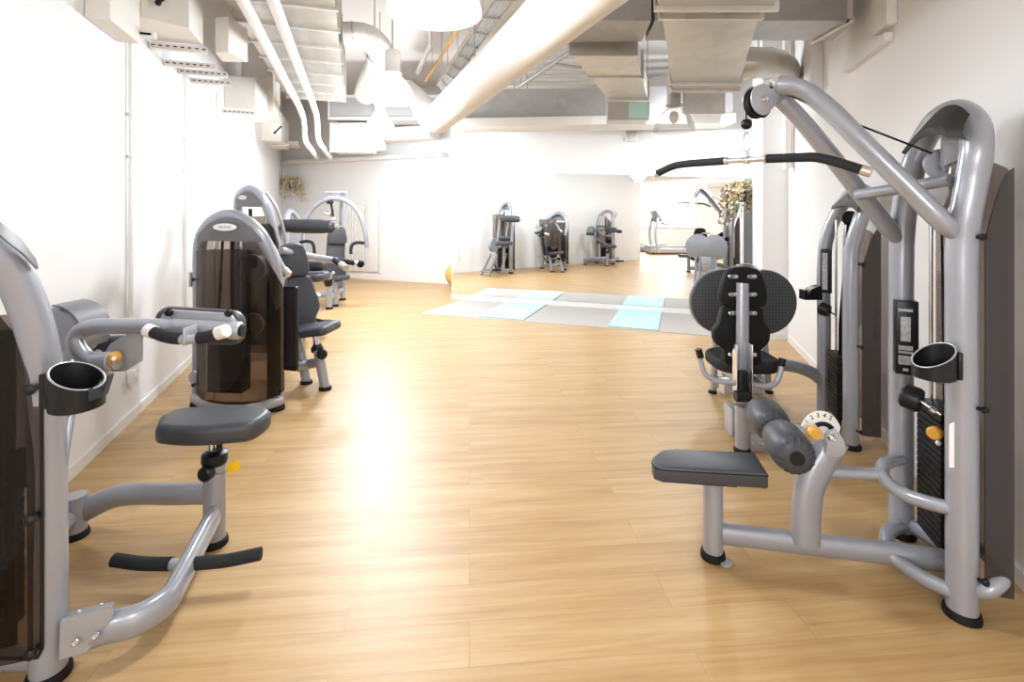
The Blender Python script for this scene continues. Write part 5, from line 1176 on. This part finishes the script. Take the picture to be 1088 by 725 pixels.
# lower return beyond the wide duct
d_ = 8.7
P12 = [V((P(351, 0, d_).x, d_, 0)), V((P(392, 0, d_).x, d_, 0)), V((P(392, 0, d_).x, d_ + 0.5, 0)), V((P(351, 0, d_).x, d_ + 0.5, 0))]
duct_box('air_duct', P12, 2.60, 3.08, 'galv_l', 'pale square duct hanging below the end of the wide duct', GD, (0.06,))
P13 = [V((P(350, 0, 8.5).x, 8.5, 0)), V((P(468, 0, 8.5).x, 8.5, 0)), V((P(468, 0, 8.5).x, 9.1, 0)), V((P(350, 0, 8.5).x, 9.1, 0))]
duct_box('air_duct', P13, 3.14, 3.52, 'galv_d', 'bluish crosswise duct behind the pendant lamps', GD, (0.0,), rods=(xy(P13[0]), xy(P13[1])))
# spiral elbow
sp_ = thing('spiral_duct_elbow', P(395, 40, 5.1), 'shiny spiral elbow turning down from the wide pale duct', 'duct', 'round ducts under the ceiling')
k = MB(); k.tube([P(366, 38, 5.0), P(378, 38, 5.02), P(392, 41, 5.08), P(402, 50, 5.2), P(402, 66, 5.45), P(394, 84, 5.9), P(388, 100, 6.3)], 0.135, 6, 24); k.build('elbow', 'galv_l', sp_)
for a, b in ((P(374, 38, 5.01), P(376, 38, 5.015)), (P(384, 39, 5.05), P(386, 39.4, 5.06)), (P(402, 56, 5.29), P(402.2, 58, 5.32))):
    k = MB(); k.lathe(a, b, [(0, 0.135), (0.2, 0.141), (0.8, 0.141), (1, 0.135)], 26, cap=False); k.build('collar', 'galv', sp_)
k = MB(); k.cyl(P(398, 33, 5.1), V((P(398, 0, 5.1).x, 5.1, H)), 0.006, seg=8); k.build('hanger_rod', 'galv_d', sp_)
# big white lagged round duct
c0, c1 = V((0.317, 2.575, 2.62)), V((-0.863, 5.78, 2.62)); ud = (c1 - c0).normalized()
rd_ = thing('round_duct', c0.lerp(c1, 0.5), 'big white insulated round duct running diagonally under the ceiling', 'duct', 'round ducts under the ceiling')
k = MB(); k.tube([c0 - ud*2.4, c0, c0.lerp(c1, 0.5), c1 - ud*0.2, c1 + ud*0.05, P(456, 122, 6.05), P(446, 108, 6.35), P(437, 98, 6.8), P(432, 94, 8.2)], 0.171, 4, 30, rads=[1]*5 + [0.95, 0.8, 0.75, 0.75]); k.build('insulated_tube', 'lag', rd_)
for t in (0.1, 0.55, 0.95):
    p = c0.lerp(c1, t); k = MB(); k.lathe(p - ud*0.02, p + ud*0.02, [(0, 0.172), (0.2, 0.174), (0.8, 0.174), (1, 0.172)], 30, cap=False); k.build('band', 'conduit', rd_)
    k = MB(); k.cyl(p + Z3*0.168, V((p.x, p.y, H)), 0.006, seg=8); k.build('hanger_rod', 'galv_d', rd_)
# cable ladder beside it
zt_ = 3.5
tA0, tA1, tB0, tB1 = PZ(522, 0.5, zt_), PZ(464.6, 90, zt_), PZ(547, 0.5, zt_), PZ(471, 97, zt_)
ex = (tA1 - tA0).normalized()
tray = thing('cable_ladder', tA0.lerp(tB1, 0.5), 'grey wire cable ladder full of cables beside the white round duct', 'cable tray')
k = MB()
for a, b in ((tA0, tA1), (tB0, tB1)): k.box((a + b)/2 - ex*0.5, ex*((b - a).length/2 + 0.5), ex.cross(Z3)*0.006, Z3*0.03)
k.build('side_rail', 'galv', tray, flat=True)
for i in range(9):
    t = -0.15 + i/7.6; a, b = tA0.lerp(tA1, t), tB0.lerp(tB1, t); k = MB(); k.box((a + b)/2 - Z3*0.028, (b - a)/2, ex*0.015, Z3*0.006); k.build('rung', 'galv', tray, flat=True)
for i in range(6):
    s_ = 0.12 + i*0.15; k = MB(); k.tube([tA0.lerp(tB0, s_) - ex*0.9 + Z3*0.004, tA0.lerp(tB0, s_ + 0.02).lerp(tA1.lerp(tB1, s_), 0.5) + Z3*0.0, tA1.lerp(tB1, s_)], 0.011, 4, 8); k.build('cable', 'cable', tray)
for t in (0.1, 0.5, 0.9):
    for a in (tA0.lerp(tA1, t), tB0.lerp(tB1, t)): k = MB(); k.cyl(a, V((a.x, a.y, H)), 0.005, seg=8); k.build('hanger_rod', 'galv', tray)
oc = thing('corrugated_hose', P(480, 45, 6.0), 'orange corrugated hose slung under the ceiling beside the cable ladder', 'hose')
pts = catmull([PZ(506, 0, 3.62), PZ(488, 28, 3.6), PZ(470, 58, 3.58), PZ(452, 86, 3.56)], 14)
k = MB(); k.tube(pts, 0.022, 1, 10, rads=[1.0 if i % 2 else 0.78 for i in range(len(pts))]); k.build('hose', 'orange', oc)
for i in range(4, len(pts) - 1, 8):
    k = MB(); k.cyl(pts[i], V((pts[i].x, pts[i].y, H)), 0.004, seg=6); k.build('hanger_wire', 'galv_d', oc)
# bundle of white pipes crosswise above the grey duct, and its brace
for i, z in enumerate((3.42, 3.52, 3.62, 3.72, 3.82)):
    dq = 7.7 - 0.05*i; o = thing('ceiling_pipe', (0.9, dq, z), 'white pipe in the crosswise bundle above the long grey duct', 'pipe', 'crosswise pipe bundle')
    k = MB(); k.tube([V((-0.75, dq, z)), V((1.0, dq - 0.02, z)), V((2.9, dq - 0.35, z))], 0.034, 1, 12); k.build('pipe', 'lag', o)
    k = MB(); k.cyl(V((-0.2 + 0.35*i, dq - 0.005, z + 0.03)), V((-0.2 + 0.35*i, dq - 0.005, H)), 0.005, seg=6); k.build('hanger_rod', 'galv', o)
br_ = thing('ceiling_brace', P(580, 74, 6.2), 'diagonal grey pipe brace between the round duct and the bright duct', 'brace')
k = MB(); k.tube([P(553, 91, 6.5), P(605, 56, 5.8)], 0.028, 1, 12); k.tube([P(588, 68, 6.0), P(618, 72, 5.9)], 0.018, 1, 10); k.build('brace_tube', 'galv_d', br_)
k = MB(); p = P(553, 91, 6.5); k.cyl(p, V((p.x, p.y, H)), 0.008, seg=8); k.build('hanger_rod', 'galv_d', br_)
# odd rods and a small fluorescent batten in the open ceiling
sl = thing('ceiling_batten', P(455, 40, 6.5), 'slim grey batten hung at an angle beside the orange hose', 'batten')
k = MB(); k.tube([P(456, 30, 6.5), P(457, 48, 6.6), P(443, 78, 6.9)], 0.03, 1, 10); k.build('batten', 'galv_l', sl)
k = MB(); p = P(456, 30, 6.5); k.cyl(p, V((p.x, p.y, H)), 0.006, seg=8); k.build('hanger_rod', 'galv_d', sl)
# trunking on the pinkish wall
tr = thing('wall_trunking', RW(3.15, 0.04, 2.7), 'pinkish boxed trunking stepping down the wall above the lat machine', 'trunking')
k = MB(); k.prism([xy(RW(3.02, 0.003)), xy(RW(3.02, 0.06)), xy(RW(3.22, 0.06)), xy(RW(3.22, 0.003))], 2.67, H - 0.01); k.build('riser', 'wall', tr, flat=True)
k = MB(); k.prism([xy(RW(3.08, 0.003)), xy(RW(3.08, 0.05)), xy(RW(3.8, 0.05)), xy(RW(3.8, 0.003))], 2.585, 2.64); k.build('run', 'wall', tr, flat=True)
t2 = thing('wall_trunking', RW(4.6, 0.05, 2.7), 'short boxed riser on the pinkish wall beyond the crosswise duct', 'trunking')
k = MB(); k.prism([xy(RW(4.45, 0.003)), xy(RW(4.45, 0.10)), xy(RW(4.68, 0.10)), xy(RW(4.68, 0.003))], 2.62, H - 0.01); k.build('riser', 'wall', t2, flat=True)
dp = vpipe(RW(5.5, 0.06), 2.0, H - 0.005, 0.05, 'stout white pipe in front of the pillar, coming down from the ceiling', None, 'lag')
sp2 = thing('wall_speaker', P(671, 143, 7.3), 'small grey box on the white wall above the mirror', 'box')
pp = P(671, 143, 7.5); tt = (V((pp.x, pp.y, 0)) - M0).dot(uM); c = MW(tt, 0.03, 2.68)
sp2.location = c
k = MB(); k.box(c, uM*0.09, nM*0.027, Z3*0.085, 0.01); k.build('box', 'galv_l', sp2)
k = MB(); k.box(c + nM*0.028, uM*0.07, nM*0.002, Z3*0.065, 0.001); k.build('front', 'galv', sp2)

# ================================================================ pendant lamps (and their light)
def pendant(loc, dia, label, lit=True, power=60, group='pendant lamps'):
    loc = V(loc); r = thing('pendant_lamp', loc, label, 'lamp', group); R_ = dia/2; hh = dia*0.62
    k = MB(); prof_o = [(0, R_), (0.10, R_*0.985), (0.35, R_*0.90), (0.6, R_*0.74), (0.8, R_*0.54), (0.93, R_*0.38), (1.0, R_*0.33)]
    k.lathe(loc, loc + Z3*hh, prof_o + [(t, q - 0.006) for t, q in reversed(prof_o)], 36, cap=False); k.build('shade', 'shade' if lit else 'clear', r)
    k = MB(); k.lathe(loc + Z3*hh*0.97, loc + Z3*(hh + dia*0.52), [(0, R_*0.36), (0.03, R_*0.40), (0.1, R_*0.40), (0.12, R_*0.34), (0.97, R_*0.34), (1, R_*0.28)], 24); k.build('housing', 'lampcap' if not lit else 'white', r)
    k = MB(); k.cyl(loc + Z3*(hh + dia*0.5), V((loc.x, loc.y, H)), 0.008, seg=8); k.build('stem', 'galv', r)
    k = MB(); k.ball(loc + Z3*hh*0.55, R_*0.24, 16, (1, 1, 1.3)); k.build('bulb', 'bulb' if lit else 'white', r)
    if lit:
        ld = bpy.data.lights.new('lamp_light', 'POINT'); ld.energy = power; ld.shadow_soft_size = 0.18; ld.specular_factor = 0.32; ld.color = (0.89, 0.95, 1.0)
        lo_ = bpy.data.objects.new('lamp_light', ld); COL.objects.link(lo_); lo_.location = loc + Z3*(hh*0.20)
    return r
PW = 80
pendant((-0.37, 2.34, 2.45), 0.45, 'glowing pendant lamp closest overhead, cut by the top edge', power=PW*0.85)
pendant((-1.19, 4.87, 2.60), 0.45, 'glowing pendant lamp second along the row from the viewpoint', power=PW*1.3)
pendant((-1.78, 6.6, 2.58), 0.42, 'glowing pendant lamp third along the row from the viewpoint', power=PW*1.7)
pendant((-2.31, 8.15, 2.56), 0.42, 'glowing pendant lamp last in the row, before the back wall', power=PW*2.5)
pendant((1.655, 5.0, 2.33), 0.42, 'unlit clear pendant lamp with grey housing near the pillar', lit=False)
pendant((2.30, 6.22, 2.76), 0.40, 'added pendant lamp behind the small pale duct stub, lighting the mirror wall', power=PW*1.1)  # extra lamp, added to brighten the far end and mirror wall
G2 = 'pendant lamps behind the viewpoint'
for p, lb in (((0.25, -1.2, 1.98), 'glowing pendant lamp by the opening to the treadmill area'), ((-1.2, -2.4, 1.98), 'glowing pendant lamp above the gap before the treadmills'), ((-3.6, -1.8, 1.98), 'glowing pendant lamp over the white counter'), ((-3.4, -4.3, 1.98), 'glowing pendant lamp near the added rear window')):
    pendant(p, 0.42, lb, power=PW*0.9, group=G2)

# ================================================================ light
def area(name, loc, rot, sx, sy, e, col=(1, 1, 1)):
    ld = bpy.data.lights.new(name, 'AREA'); ld.shape = 'RECTANGLE'; ld.size = sx; ld.size_y = sy; ld.energy = e; ld.color = col
    o = bpy.data.objects.new(name, ld); COL.objects.link(o); o.location = loc; o.rotation_euler = rot; return o
area('added_window_light', (-3.6, -5.9, 1.7), (math.radians(90), 0, math.radians(0)), 4.0, 1.6, 40, (0.95, 0.98, 1.0))  # area lamp added in front of the made-up rear window
wd = bpy.data.worlds.new('world'); SC.world = wd; wd.use_nodes = True
wd.node_tree.nodes['Background'].inputs[0].default_value = (0.95, 0.97, 1, 1); wd.node_tree.nodes['Background'].inputs[1].default_value = 0.5

# ================================================================ camera, view
cam = bpy.data.cameras.new('camera'); co_ = bpy.data.objects.new('camera', cam); COL.objects.link(co_)
co_.location = (0, 0, EYE); co_.rotation_euler = (PI/2, 0, 0)
cam.sensor_fit = 'HORIZONTAL'; cam.sensor_width = 36; cam.lens = FPX/1088*36
cam.shift_x = 0.0; cam.shift_y = -(362.5 - HZ)/1088; cam.clip_start = 0.05; cam.clip_end = 100
SC.camera = co_
vs = SC.view_settings; SC.display_settings.display_device = 'sRGB'
vs.view_transform = 'Standard'; vs.look = 'None'; vs.gamma = 1.0; vs.use_curve_mapping = False; vs.exposure = 0.76
cy = SC.cycles; cy.max_bounces = 10; cy.diffuse_bounces = 5; cy.glossy_bounces = 5; cy.transparent_max_bounces = 16; cy.use_denoising = True
cy.sample_clamp_indirect = 8; cy.caustics_reflective = False; cy.caustics_refractive = False
